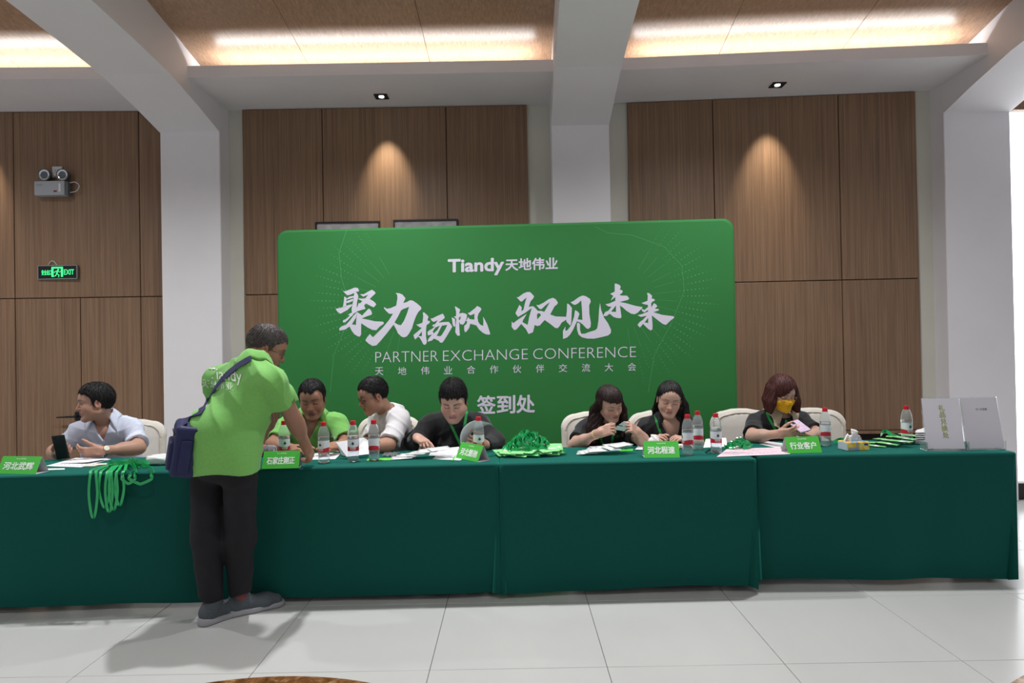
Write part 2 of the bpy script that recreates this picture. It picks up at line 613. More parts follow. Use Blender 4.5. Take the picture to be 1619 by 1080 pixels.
square_downlight(-1.096, 5.907, SOFF, 'small square black downlight in the ledge over the green backdrop')
square_downlight(2.301, 5.80, SOFF, 'small square black downlight in the ledge beside the window bay')
square_downlight(-4.75, 5.86, SOFF, 'small square black downlight in the ledge over the exit sign wall')


def round_downlight(x, y, z, label, k=1., rad=.06):
    o = empty('ceiling_downlight', (x, y, z))
    tag(o, label, 'downlight', 'round downlights in the wood vault')
    MB().lathe([(.095, -.012), (.10, 0), (.075, .0), (.075, -.012)], 28, caps=False).out('trim_ring', M_plaster, o, local=True, smooth=True)
    MB().lathe([(.0, -.003), (.075, -.003)], 28, caps=False).out('lamp_lens', M_lens, o, local=True)
    ld = bpy.data.lights.new('downlight', 'SPOT')
    ld.energy = DOWNLIGHT_W * k; ld.spot_size = R(138); ld.spot_blend = .9; ld.shadow_soft_size = rad; ld.color = (.97, .98, 1)
    lo = bpy.data.objects.new('downlight', ld); COL.objects.link(lo); lo.parent = o
    lo.location = (0, 0, -.03)


for x, kk, lab in ((-4.5, .7, 'round ceiling downlight in the vault over the lone man'), (-1.12, 1., 'round ceiling downlight in the vault over the standing man'), (1.75, .8, 'round ceiling downlight in the vault over the women at the tables')):
    round_downlight(x, 4.1, 4.005, lab, kk)
    round_downlight(x, 1.4, 4.14, lab.replace('round ceiling downlight in the vault over', 'round ceiling downlight out over the hall floor, in line with'), FRONT_K * kk, .2)

# ---- bright window beside the third pillar
M_blind = mat('sunlit_glass', (1, 1, 1, 1), .4, emit=(.93, .97, 1, 1), estr=3.2)
wn = empty('window_1', (4.95, 5.95, 0))
tag(wn, 'tall bright window beside the grey pillar', kind='structure')
MB().box(4.29, 5.7, 5.99, 6.0, .14, 3.42).out('window_pane', M_blind, wn)
MB().box(4.25, 5.75, 5.93, 6.05, 3.42, 3.62).box(4.36, 5.75, 5.86, 5.93, 3.36, 3.7).out('window_head', M_wood, wn)
MB().box(4.25, 5.75, 5.9, 6.05, .0, .14).out('window_sill', M_dark, wn)
for x in (4.95, 5.68):
    MB().box(x - .025, x + .025, 5.95, 6.0, .14, 3.42).out('window_frame', M_plaster, wn)
ww = MB().box(5.75, 7.0, 5.9, 6.05, 0, 4.5).box(4.0, 5.75, 6.05, 6.1, 3.3, 4.5).out('wall_window', M_plaster)
tag(ww, 'white wall around the bright window', kind='structure')

# ------------------------------------------------------------------ tables and cloths
M_cloth = mat('green_tablecloth', lin(8, 74, 66), .85, var=.10, vscale=260, spec=.2, bump=.25, bscale=900, sheen=.6)
M_cloth.node_tree.nodes['Principled BSDF'].inputs['Sheen Tint'].default_value = lin(60, 190, 170)
M_board = mat('table_board', lin(120, 95, 70), .6, var=.1)
M_steel = mat('grey_steel', lin(110, 112, 116), .35, metal=1.)
M_caster = mat('black_rubber', lin(20, 20, 20), .6)
TZ = .752
TABLES = [  # x0, y0(front), x1, y1(front), seed, label
    (-2.985, 3.615, -1.525, 3.705, 1, 'under the name card of the lone man'),
    (-1.522, 3.725, -.082, 3.755, 2, 'in front of the seated man in the green polo'),
    (-.0835, 3.75, 1.345, 3.775, 3, 'under the big heap of green lanyards'),
    (1.36, 3.865, 2.83, 3.835, 4, 'under the two standing sign holders'),
]
TD = .575


def tablecloth(x0, y0, x1, y1, seed, where):
    rnd = random.Random(seed)
    a = Vector((x0, y0, 0)); b = Vector((x1, y1, 0))
    ux = (b - a).normalized(); uy = Vector((-ux.y, ux.x, 0))
    L = (b - a).length
    root_loc = (a + b) / 2 + uy * TD / 2
    rz = math.atan2(ux.y, ux.x)
    # table
    t = empty('folding_table', root_loc, rz)
    tag(t, 'table under the green cloth ' + where, 'table', 'folding tables under the green cloths')
    hx, hy = L / 2 - .012, TD / 2 - .012
    MB().rbox(-hx, hx, -hy, hy, .72, .745, .004, 1).out('tabletop', M_board, t, local=True)
    for sx in (-1, 1):
        for sy in (-.45, 1):
            MB().tube([(sx * (hx - .045), sy * (hy - .05), .04), (sx * (hx - .045), sy * (hy - .05), .72)], .014, 10).out('leg', M_steel, t, local=True, smooth=True)
            MB().lathe([(.0, 0), (.016, .004), (.022, .02), (.016, .036), (0, .04)], 12, (sx * (hx - .045), sy * (hy - .05), 0)).out('caster', M_caster, t, local=True, smooth=True)
    MB().tube([(-hx + .045, -.45 * (hy - .05), .12), (hx - .045, -.45 * (hy - .05), .12)], .01, 8).out('stretcher', M_steel, t, local=True, smooth=True)
    # cloth: perimeter path of a rounded rectangle, lofted inwards and down
    HX, HY, rc = L / 2 - .003, TD / 2 - .003, .025
    path = []

    def seg(p, q, n):
        for k in range(n): path.append((Vector(p) + (Vector(q) - Vector(p)) * k / n))
    nF = 150
    seg((-HX + rc, -HY), (HX - rc, -HY), nF)
    for k in range(8):
        an = -PI / 2 + PI / 2 * k / 8; path.append(Vector((HX - rc + rc * math.cos(an), -HY + rc + rc * math.sin(an))))
    seg((HX, -HY + rc), (HX, HY - rc), 50)
    for k in range(8):
        an = PI / 2 * k / 8; path.append(Vector((HX - rc + rc * math.cos(an), HY - rc + rc * math.sin(an))))
    seg((HX - rc, HY), (-HX + rc, HY), 60)
    for k in range(8):
        an = PI / 2 + PI / 2 * k / 8; path.append(Vector((-HX + rc + rc * math.cos(an), HY - rc + rc * math.sin(an))))
    seg((-HX, HY - rc), (-HX, -HY + rc), 50)
    for k in range(8):
        an = PI + PI / 2 * k / 8; path.append(Vector((-HX + rc + rc * math.cos(an), -HY + rc + rc * math.sin(an))))
    n = len(path)
    nor = []
    for i in range(n):
        d = path[(i + 1) % n] - path[i - 1]
        nor.append(Vector((d.y, -d.x)).normalized())
    rows = [(-.26, TZ), (-.13, TZ), (-.03, TZ), (-.008, TZ - .0005), (-.003, TZ - .003), (0, TZ - .009)] + [(0, TZ - .03 - .69 * k / 13) for k in range(14)]
    ph = [rnd.uniform(0, 6.28) for _ in range(6)]
    fr = [rnd.uniform(3, 5), rnd.uniform(7, 10), rnd.uniform(14, 18)]
    v = []
    for j, (ins, z) in enumerate(rows):
        dep = max(0., TZ - .012 - z)
        for i in range(n):
            p = path[i]
            if ins < 0:
                q = Vector((p.x * max(0, (HX + ins)) / HX, p.y * max(.0, (HY + ins)) / HY))
                zz = z + .0012 * math.sin(p.x * 9 + ph[0]) * math.sin(ins * 40)
            else:
                s = p.x if abs(nor[i].y) > .7 else p.y * 1.3 + 5
                amp = dep * (.015 + .009 * math.sin(s * 1.7 + ph[4]))
                w = math.sin(s * fr[0] + ph[1] + .9 * dep) + .7 * math.sin(s * fr[1] + ph[2] - 1.1 * dep) + .35 * math.sin(s * fr[2] + ph[3])
                side = 1. if nor[i].y < -.7 else .25
                back = nor[i].y > .7
                off = amp * (w * .9 + .4) * side + .002 - (.075 * dep if nor[i].y < -.7 else .0)
                q = p + nor[i] * off
                zz = TZ - .012 - (TZ - .012 - z) * (.17 if back and z < TZ - .02 else 1)
                if j == len(rows) - 1:
                    zz += .006 * math.sin(s * 2.3 + ph[5]) + .004 * math.sin(s * 6.1)
            v.append((q.x, q.y, zz))
    f = []
    for j in range(len(rows) - 1):
        for i in range(n):
            f.append((j * n + i, (j + 1) * n + i, (j + 1) * n + (i + 1) % n, j * n + (i + 1) % n))
    f.append(tuple(range(n)))
    o = link('tablecloth', mesh('tablecloth', v, f, True), M_cloth, None, root_loc)
    o.rotation_euler = (0, 0, rz)
    tag(o, 'green tablecloth ' + where, 'tablecloth', 'green tablecloths in a row')
    return o


for tb in TABLES: tablecloth(*tb)

# ------------------------------------------------------------------ backdrop
M_bgreen = mat('backdrop_fabric', lin(36, 112, 50), .75, var=.03, vscale=2., bump=.1, bscale=700)
M_print = mat('backdrop_white_print', lin(205, 200, 214), .8)
M_print2 = mat('backdrop_pale_print', lin(70, 150, 92), .8)
M_alum = mat('aluminium_tube', lin(170, 172, 175), .3, metal=1.)
BA = Vector((-1.862, 5.45, 0)); BB = Vector((1.725, 5.262, 0))
BU = (BB - BA).normalized(); BN = Vector((BU.y, -BU.x, 0))      # BN points to the camera side
BW = (BB - BA).length; BH = 2.355
bd = empty('backdrop_stand', (BA + BB) / 2, math.atan2(BU.y, BU.x))
tag(bd, 'wide green printed fabric backdrop with rounded corners behind the tables', 'backdrop')


def PB(px, py, off=.0):
    d = ray(px, py)
    t = ((BA + BN * (.026 + off)) - _c).dot(BN) / d.dot(BN)
    return _c + d * t


def round_rect(w, h, r, z0, n=10):
    pts = []
    for cx, cz, a0 in ((w / 2 - r, z0 + r, -90), (w / 2 - r, z0 + h - r, 0), (-w / 2 + r, z0 + h - r, 90), (-w / 2 + r, z0 + r, 180)):
        for k in range(n + 1):
            a = R(a0 + 90 * k / n); pts.append((cx + r * math.cos(a), cz + r * math.sin(a)))
    return pts


pts = round_rect(BW, BH - .05, .085, .05)
n = len(pts)
v = []; f = []
secs = [(.0, -.026), (.012, -.026)] if False else [(-.022, -.026), (-.010, -.022), (-.002, -.012), (0, 0), (-.002, .012), (-.010, .022), (-.022, .026)]
for ins, y in secs:
    for x, z in pts:
        l = math.hypot(x, z - 1.2)
        sx = (BW / 2 + ins) / (BW / 2); sz = ((BH - .05) / 2 + ins) / ((BH - .05) / 2)
        v.append((x * sx, y, 1.2025 + (z - 1.2025) * sz))
for j in range(len(secs) - 1):
    for i in range(n): f.append((j * n + i, j * n + (i + 1) % n, (j + 1) * n + (i + 1) % n, (j + 1) * n + i))
f.append(tuple(range(n))); f.append(tuple((len(secs) - 1) * n + k for k in range(n))[::-1])
link('fabric_cover', mesh('fabric_cover', v, f), M_bgreen, bd)
for s in (-1, 1):
    MB().rbox(s * 1.3 - .03, s * 1.3 + .03, -.2, .2, 0, .012, .004, 1).tube([(s * 1.3, 0, .01), (s * 1.3, 0, .07)], .016, 10).out('foot', M_alum, bd, local=True)

PRINT = .0012


def quad_px(s, bl, br, tl, bold=0., shear=0.):
    o = PB(*bl, PRINT); ux = PB(*br, PRINT) - o; uy = PB(*tl, PRINT) - o
    if bold <= 0: return text_quad(s, o, ux, uy, bold, shear)
    mb_ = MB(); n_ = len(s)
    for k in range(9 if bold else 1):
        d = uy.length * bold * 1.3
        off = Vector((0, 0, 0)) if k == 0 else ux.normalized() * d * math.cos(k * PI / 4) + uy.normalized() * d * math.sin(k * PI / 4)
        mb_.add(*text_quad(s, o + off + BN * (k * 1.5e-4), ux, uy, 0., shear))
    return mb_.v, mb_.f


def print_part(name, geos, m, label=None):
    mb = MB()
    for g in geos: mb.add(*g)
    o = mb.out(name, m, bd)
    if label: o['label'] = label
    return o


print_part('logo_lettering', [quad_px('Tiandy', (709, 436.5), (796, 434), (709, 410.8), .03)], M_print, 'bold white brand name in Latin letters')
print_part('logo_characters', [quad_px('天地伟业', (799.5, 428), (881.5, 425.6), (799.5, 409.6), .022)], M_print)
for wd, xa, xb in (('PARTNER', 593.5, 692.5), ('EXCHANGE', 700.5, 834.5), ('CONFERENCE', 843, 1005.5)):
    yb_ = lambda x: 573.2 - (x - 593.5) * 8.6 / 412
    print_part('english_title', [quad_px(wd, (xa, yb_(xa)), (xb, yb_(xb)), (xa, yb_(xa) - 16.6), -.018)], M_print, 'thin white capitals of the conference title')
for k, ch in enumerate('天地伟业合作伙伴交流大会'):
    cx = 599.5 + k * 36.32
    yb = 593.6 - k * (7.0 / 11)
    print_part('subtitle_character', [quad_px(ch, (cx - 6.6, yb), (cx + 6.6, yb - .25), (cx - 6.6, yb - 12.6), .0)], M_print)
for k, ch in enumerate('签到处'):
    cx = 769 + k * 31.0
    print_part('sign_in_character', [quad_px(ch, (cx - 14.0, 653.8 - k * .5), (cx + 14.0, 653.5 - k * .5), (cx - 14.0, 626.2 - k * .5), .022)], M_print)

CALLI = []      # brush-written slogan: (origin px, scale, [(outline, holes), ...])
CALLI.append(((520, 440), 9.0, [
    ([(196, 175), (225, 188), (300, 160), (365, 133), (410, 137), (430, 175), (420, 190), (385, 190), (330, 225), (270, 243), (240, 225)], []),
    ([(220, 257), (250, 280), (245, 410), (200, 414), (212, 330)], []),
    ([(362, 185), (385, 190), (415, 240), (418, 265), (400, 340), (395, 420), (405, 470), (330, 520), (322, 440), (350, 300)], []),
    ([(245, 295), (290, 262), (355, 250), (352, 275), (300, 290), (250, 302)], []),
    ([(250, 325), (345, 290), (342, 322), (275, 350), (250, 352)], []),
    ([(95, 437), (200, 410), (250, 388), (330, 370), (330, 388), (265, 450), (165, 505), (125, 480)], []),
    ([(443, 230), (500, 225), (560, 190), (612, 163), (645, 185), (665, 212), (580, 295), (625, 320), (660, 350), (672, 375), (640, 413), (605, 400), (530, 360), (500, 385), (522, 435), (470, 450), (400, 470), (395, 420), (410, 395), (425, 350), (440, 360), (475, 325), (425, 300), (415, 285), (470, 290), (520, 285), (558, 232), (490, 262)], []),
    ([(330, 490), (345, 520), (300, 560), (265, 600), (225, 630), (200, 625), (200, 600), (250, 575), (300, 530), (272, 522), (300, 500)], []),
    ([(400, 480), (385, 560), (330, 650), (290, 690), (230, 730), (150, 745), (148, 710), (190, 680), (240, 665), (300, 600), (345, 540)], []),
    ([(400, 480), (440, 505), (472, 530), (470, 570), (460, 640), (458, 800), (440, 832), (410, 825), (360, 795), (320, 740), (295, 685), (320, 655), (385, 665), (390, 580)], []),
    ([(472, 530), (565, 432), (595, 450), (615, 500), (605, 520), (530, 545), (465, 572)], []),
    ([(465, 572), (560, 590), (650, 612), (770, 618), (785, 645), (720, 690), (675, 740), (620, 735), (550, 700), (460, 640)], []),
]))
CALLI.append(((570, 455), 10.8, [
    ([(600, 90), (660, 93), (715, 115), (768, 180), (728, 262), (790, 245), (845, 215), (890, 218), (960, 265), (1030, 325), (1040, 360), (990, 410), (950, 480), (915, 570), (880, 690), (830, 780), (790, 830), (745, 848), (700, 835), (640, 780), (605, 700), (565, 630), (440, 790), (330, 920), (270, 985), (205, 995), (140, 955), (82, 900), (110, 850), (160, 790), (185, 820), (215, 845), (260, 800), (380, 680), (480, 560), (555, 445), (490, 445), (440, 400), (400, 350), (402, 330), (450, 360), (520, 345), (610, 305), (630, 180), (625, 120)],
     [[(830, 325), (780, 345), (725, 365), (690, 390), (640, 490), (580, 595), (640, 630), (690, 640), (740, 570), (790, 450)]]),
]))
CALLI.append(((645, 470), 11.564, [
    ([(272, 280), (295, 278), (350, 325), (375, 355), (355, 425), (405, 440), (390, 475), (340, 510), (330, 600), (330, 720), (345, 810), (335, 850), (310, 870), (280, 860), (260, 820), (215, 740), (185, 720), (135, 772), (115, 745), (100, 690), (150, 650), (255, 560), (215, 550), (150, 500), (190, 495), (265, 465), (280, 350)], [[(255, 625), (190, 708), (255, 715)]]),
    ([(412, 385), (440, 390), (540, 340), (635, 300), (665, 345), (672, 380), (620, 420), (555, 465), (650, 455), (745, 450), (780, 490), (810, 540), (770, 610), (710, 710), (660, 790), (630, 830), (590, 830), (560, 795), (480, 755), (430, 795), (360, 812), (375, 760), (440, 680), (365, 700), (355, 640), (390, 605), (440, 580), (500, 530), (460, 540), (442, 510), (500, 490), (545, 420), (470, 453), (435, 430)],
     [[(582, 520), (500, 555), (452, 625), (470, 662), (540, 600)], [(720, 505), (622, 520), (590, 580), (560, 640), (525, 705), (590, 715), (620, 690), (680, 590)]]),
    ([(855, 165), (890, 180), (955, 225), (935, 300), (1000, 285), (1055, 300), (1080, 320), (1070, 390), (1040, 460), (1010, 500), (960, 495), (935, 450), (938, 560), (950, 700), (905, 705), (865, 640), (870, 540), (885, 400), (840, 355), (880, 345), (880, 260)], [[(970, 345), (930, 375), (930, 420), (952, 410)]]),
    ([(800, 365), (860, 400), (868, 520), (850, 545), (820, 510)], []),
    ([(1090, 285), (1120, 285), (1240, 190), (1262, 160), (1320, 185), (1345, 215), (1330, 245), (1290, 300), (1270, 370), (1285, 450), (1320, 500), (1375, 525), (1380, 450), (1372, 355), (1400, 400), (1450, 500), (1480, 590), (1505, 670), (1490, 685), (1430, 680), (1370, 650), (1300, 590), (1250, 515), (1195, 500), (1140, 485), (1120, 560), (1070, 630), (1040, 638), (1028, 590), (1030, 520), (1070, 490), (1085, 440), (1055, 432), (1085, 400), (1095, 360), (1130, 400), (1215, 410), (1215, 300), (1150, 330), (1120, 320)], []),
]))
CALLI.append(((800, 450), 10.8, [
    ([(180, 215), (210, 215), (300, 150), (360, 127), (410, 127), (450, 165), (480, 200), (465, 235), (420, 285), (388, 382), (460, 368), (490, 390), (545, 450), (600, 450), (655, 465), (750, 300), (680, 350), (610, 415), (580, 420), (540, 380), (520, 345), (555, 352), (640, 310), (730, 250), (800, 225), (850, 250), (888, 310), (870, 340), (830, 370), (755, 510), (850, 545), (1030, 550), (1028, 600), (950, 650), (915, 710), (880, 745), (840, 740), (760, 675), (660, 605), (575, 700), (530, 708), (490, 690), (460, 815), (385, 845), (340, 760), (260, 672), (180, 765), (140, 778), (95, 720), (100, 630), (125, 660), (215, 590), (355, 500), (295, 600), (280, 640), (370, 690), (400, 540), (440, 400), (330, 480), (205, 552), (165, 495), (165, 480), (230, 345), (270, 390), (262, 455), (300, 430), (320, 330), (352, 220), (270, 290), (245, 285)],
     [[(545, 487), (580, 495), (598, 522), (535, 595), (528, 520)]]),
]))
CALLI.append(((880, 455), 10.8, [
    ([(180, 268), (215, 285), (262, 345), (255, 480), (250, 600), (235, 650), (170, 580), (160, 530), (175, 400)], []),
    ([(238, 250), (290, 225), (380, 160), (445, 132), (500, 145), (570, 190), (583, 240), (555, 300), (560, 450), (585, 600), (580, 670), (545, 703), (510, 695), (440, 620), (385, 585), (345, 575), (355, 540), (440, 550), (435, 400), (420, 215), (370, 265), (320, 292), (290, 288)], []),
    ([(315, 383), (360, 405), (390, 445), (360, 540), (340, 590), (280, 720), (230, 800), (180, 850), (110, 875), (108, 740), (150, 660), (150, 740), (190, 720), (250, 640), (300, 490)], []),
    ([(365, 590), (400, 620), (400, 720), (420, 785), (480, 785), (560, 755), (660, 725), (695, 690), (715, 560), (725, 380), (742, 262), (760, 380), (810, 510), (880, 610), (930, 720), (925, 775), (880, 815), (760, 845), (640, 870), (520, 868), (430, 845), (375, 800), (350, 720), (345, 620)], []),
]))
CALLI.append(((945, 440), 10.8, [
    ([(290, 90), (330, 95), (380, 120), (392, 150), (378, 195), (415, 205), (430, 230), (400, 265), (370, 280), (400, 295), (500, 298), (540, 345), (515, 370), (375, 405), (480, 425), (640, 470), (770, 495), (740, 530), (680, 590), (630, 615), (570, 605), (490, 555), (430, 500), (380, 465), (392, 560), (405, 660), (395, 682), (330, 680), (270, 660), (205, 605), (150, 645), (105, 645), (97, 630), (130, 575), (180, 555), (235, 490), (180, 480), (130, 445), (200, 430), (300, 385), (300, 320), (222, 382), (265, 300), (212, 265), (290, 230)], [[(312, 465), (228, 570), (312, 575)]]),
    ([(840, 250), (880, 255), (930, 300), (920, 345), (965, 355), (978, 378), (930, 405), (912, 430), (915, 500), (960, 425), (1000, 450), (1018, 480), (975, 520), (1040, 525), (1047, 545), (1010, 560), (950, 580), (1100, 625), (1290, 648), (1310, 670), (1240, 725), (1165, 798), (1110, 780), (1030, 720), (925, 635), (935, 780), (935, 870), (905, 892), (860, 865), (775, 780), (720, 842), (680, 795), (720, 745), (770, 710), (840, 640), (740, 660), (680, 632), (760, 610), (860, 570), (860, 540), (795, 585), (760, 560), (745, 520), (800, 540), (860, 490), (855, 455), (800, 445), (745, 425), (850, 385), (855, 300)], [[(862, 675), (800, 755), (862, 765)]]),
]))
for (ox, oy), s, shapes in CALLI:
    geos = []
    for outer, holes in shapes:
        v2, f2 = poly_geo(outer, holes)
        geos.append(([PB(ox + x / s, oy + y / s, PRINT) for x, y in v2], f2))
    print_part('slogan_brushwork', geos, M_print, 'large white brush-written characters')

# faint rays of dots and hair-lines on both sides
mb = MB()


def dot(px, py, r):
    p = PB(px, py, PRINT * .6)
    vs = [p + BU * (r * math.cos(PI * k / 3)) + Vector((0, 0, r * math.sin(PI * k / 3))) for k in range(6)]
    mb.add(vs, [tuple(range(6))])


def hair(pp, w=.0016):
    q = [PB(x, y, PRINT * .6) for x, y in pp]
    for a, b in zip(q, q[1:]):
        d = (b - a).normalized(); nn = d.cross(BN) * w
        mb.add([a - nn, b - nn, b + nn, a + nn], [(0, 1, 2, 3)])


for cx, cy, a0, a1, rx in ((640, 478, 118, 262, 1.0), (985, 470, -82, 62, 1.0)):
    na = 27
    for i in range(na):
        a = R(a0 + (a1 - a0) * i / (na - 1))
        fade = .55 + .45 * math.sin(PI * i / (na - 1))
        for k in range(9):
            r = 92 + k * 6.2 + 9 * math.sin(i * 1.9)
            dot(cx + r * math.cos(a) * rx, cy - r * math.sin(a) * .95, .0052 * fade * (.65 + .5 * math.sin(PI * k / 8)))
        if i % 2 == 0:
            hair([(cx + r * math.cos(a), cy - r * math.sin(a) * .95) for r in (52, 86)], .0011)
hair([(548, 364), (536, 400), (540, 440), (552, 480), (545, 520), (528, 560), (522, 620)])
hair([(940, 358), (960, 368), (1000, 372), (1050, 390), (1078, 420), (1082, 460), (1062, 510), (1035, 560), (1025, 620)])
o = mb.out('dotted_print', M_print2, bd)
o['label'] = 'faint rays of pale green dots'; o['kind'] = 'stuff'

# ------------------------------------------------------------------ things on the wall
M_frame = mat('black_picture_frame', lin(22, 20, 20), .4)
M_art = mat('pale_grey_print', lin(176, 172, 174), .7, var=.22, vscale=14, detail=6)
for k, (xa, ya, xb, yb) in enumerate(((499, 352, 601, 349.5), (622, 348.5, 724, 346))):
    yw = 6.165
    a = P(xa, ya, yw); b = P(xb, yb, yw)
    z1 = (a.z + b.z) / 2; w = b.x - a.x; h = .82
    o = empty('framed_picture', ((a.x + b.x) / 2, yw, z1 - h))
    tag(o, (('framed picture behind the backdrop, nearer the wall with the exit sign', 'framed picture behind the backdrop, nearer the middle pillar')[k]), 'picture', 'framed pictures behind the backdrop')
    t = .014
    MB().box(-w / 2, w / 2, -.02, .0, h - t, h).box(-w / 2, w / 2, -.02, 0, 0, t).box(-w / 2, -w / 2 + t, -.02, 0, t, h - t).box(w / 2 - t, w / 2, -.02, 0, t, h - t).out('frame', M_frame, o, local=True)
    MB().box(-w / 2 + t, w / 2 - t, -.008, .0, t, h - t).out('print', M_art, o, local=True)

YP = YW - .03 + yo(-4.1)
M_gplastic = mat('grey_plastic', lin(158, 162, 166), .45)
M_gplastic2 = mat('dark_grey_plastic', lin(90, 94, 98), .45)
M_socket = mat('white_plastic', lin(205, 205, 205), .4)
M_wire = mat('white_wire', lin(215, 215, 215), .5)
M_glass_l = mat('lamp_glass', lin(205, 215, 220), .08, metal=.6)
M_red = mat('red_mark', lin(120, 25, 30), .5)
M_ink = mat('black_ink', lin(15, 15, 15), .7)

c0 = P(63, 312, YP); c1 = P(110, 288.5, YP)
em = empty('emergency_light', ((c0.x + c1.x) / 2, YP, c0.z))
tag(em, 'grey twin-head emergency light mounted on the wood wall', 'emergency light')
w, h = c1.x - c0.x, c1.z - c0.z
MB().rbox(-w / 2, w / 2, -.075, 0, 0, h, .008, 2).out('body', M_gplastic, em, local=True)
MB().rbox(w / 2 - .001, w / 2 + .022, -.06, 0, .002, h - .002, .004, 1).out('side_cover', M_gplastic2, em, local=True)
MB().rbox(w / 2 - .05, w / 2 - .028, -.079, -.074, .03, h - .025, .003, 1).out('button_plate', M_socket, em, local=True)
MB().box(w / 2 - .095, w / 2 - .065, -.0765, -.074, .028, .042).out('indicator', M_red, em, local=True)
g, ff = text_quad('POWER', (-w / 2 + .025, -.0762, h - .04), (.05, 0, 0), (0, 0, .008)); MB().add(g, ff).out('lettering', M_gplastic2, em, local=True)
for px in (71, 99.5):
    c = P(px, 277, YP - .05)
    q = empty('lamp_head')
    ax = Matrix.Rotation(R(90), 3, 'X')
    lc = (c.x - em.location.x, -.05, c.z - em.location.z)
    bpy.data.objects.remove(q)
    hd = MB().lathe([(.020, -.055), (.040, -.035), (.052, .0), (.055, .015), (.050, .018), (.046, .010)], 24, lc, ax).out('lamp_head', M_gplastic2, em, local=True, smooth=True)
    MB().lathe([(.0, .006), (.020, .004), (.036, .011), (.047, .012)], 24, lc, ax, caps=False).out('lamp_lens', M_glass_l, em, local=True, smooth=True)
    MB().tube([(lc[0], lc[1] + .02, lc[2] - .04), (lc[0], lc[1] + .02, h - .004)], .010, 8).out('swivel_neck', M_gplastic2, em, local=True)
MB().tube(catmull([(w / 2 + .02, -.03, h - .012), (w / 2 + .07, -.03, h - .006), (w / 2 + .105, -.03, h - .04), (w / 2 + .08, -.03, h - .085), (w / 2 + .022, -.03, h - .098)], 8), .0035, 6).out('power_wire', M_wire, em, local=True, smooth=True)
s0 = P(83.5, 281, YP); s1 = P(99, 263.5, YP)
so = empty('wall_socket', ((s0.x + s1.x) / 2, YP, s0.z))
tag(so, 'white wall socket above the emergency light', 'socket')
w = s1.x - s0.x; h = s1.z - s0.z
MB().rbox(-w / 2, w / 2, -.010, 0, 0, h, .003, 2).out('socket_plate', M_socket, so, local=True)
MB().box(-.014, -.009, -.0108, -.009, h * .6, h * .6 + .012).box(.006, .011, -.0108, -.009, h * .6, h * .6 + .012).out('socket_slot', M_ink, so, local=True)
MB().rbox(-.02, .012, -.032, -.009, .006, .034, .004, 1).out('power_plug', M_socket, so, local=True)

e0 = P(62, 442.5, YP); e1 = P(124.5, 419, YP)
w = e1.x - e0.x; h = e1.z - e0.z
ex = empty('exit_sign', ((e0.x + e1.x) / 2, YP, e0.z))
tag(ex, 'lit green exit sign in an aluminium frame on the wood wall', 'exit sign')
M_exg = mat('lit_green', lin(60, 230, 130), .5, emit=lin(62, 240, 140), estr=.95)
M_exk = mat('exit_black', lin(12, 20, 16), .3)
t = .008
MB().rbox(-w / 2, w / 2, -.024, 0, h - t, h, .002, 1).rbox(-w / 2, w / 2, -.024, 0, 0, t, .002, 1).rbox(-w / 2, -w / 2 + t, -.024, 0, t, h - t, .002, 1).rbox(w / 2 - t, w / 2, -.024, 0, t, h - t, .002, 1).out('frame', M_alum, ex, local=True)
MB().box(-w / 2 + t, w / 2 - t, -.018, -.001, t, h - t).out('panel', M_exk, ex, local=True)
for tx, xa, za, wd in (('安全出口', -w / 2 + .035, h * .31, .088), ('EXIT', w / 2 - .122, h * .32, .09)):
    mb = MB()
    for dx_, dz_ in ((-.0007, -.0007), (.0007, -.0007), (-.0007, .0007), (.0007, .0007)):
        mb.add(*text_quad(tx, (xa + dx_, -.0188 - dx_ * .2 - dz_ * .1, za + dz_), (wd, 0, 0), (0, 0, h * .36)))
    mb.out('lettering', M_exg, ex, local=True)
mb = MB()
dx0, dx1, dz0, dz1 = -.055, .048, .022, h - .016
for a, b, c, d in ((dx0, dx1, dz1 - .014, dz1), (dx0, dx0 + .018, dz0, dz1 - .014), (dx1 - .018, dx1, dz0, dz1 - .014)):
    mb.box(a, b, -.0195, -.018, c, d)
mb.lathe([(0, 0), (.008, 0), (.008, .0015), (0, .0015)], 12, (.006, -.018, dz1 - .026), Matrix.Rotation(R(90), 3, 'X'))
for pp, rr in (([(.002, dz1 - .034), (-.008, dz1 - .062)], .008), ([(-.008, dz1 - .062), (.014, dz1 - .074), (.008, dz1 - .092)], .005), ([(-.008, dz1 - .062), (-.018, dz1 - .08), (-.034, dz1 - .084)], .005), ([(.0, dz1 - .036), (.018, dz1 - .048), (.028, dz1 - .040)], .0035), ([(.0, dz1 - .036), (-.022, dz1 - .040), (-.030, dz1 - .054)], .0035)):
    mb.tube([(x, -.0188, z) for x, z in pp], rr * .8, 6)
mb.out('running_figure', M_exg, ex, local=True)
MB().tube(catmull([(-.09, -.01, h - .002), (-.07, -.012, h + .03), (-.04, -.012, h + .036), (-.01, -.01, h + .0)], 8), .003, 6).out('power_wire', M_wire, ex, local=True, smooth=True)

# lever handle of the concealed door
hp = P(124, 658, YP)
dh = empty('door_handle', (hp.x, YP, hp.z - .03))
tag(dh, 'black lever handle on the concealed wood panel door', 'door handle')
MB().rbox(-.028, .028, -.012, 0, -.01, .07, .004, 1).out('rose', M_black, dh, local=True)
MB().tube([(0, -.012, .03), (0, -.05, .03), (-.02, -.055, .03), (-.16, -.055, .026)], [.011, .011, .010, .006], 8).out('lever', M_black, dh, local=True, smooth=True)

# ------------------------------------------------------------------ chairs under white covers
M_cover = mat('white_chair_cover', lin(212, 206, 196), .85, var=.03, vscale=30, bump=.2, bscale=25, sheen=.2)
M_cover2 = mat('cover_piping', lin(205, 196, 180), .85, var=.12, vscale=200, bump=.5, bscale=160)


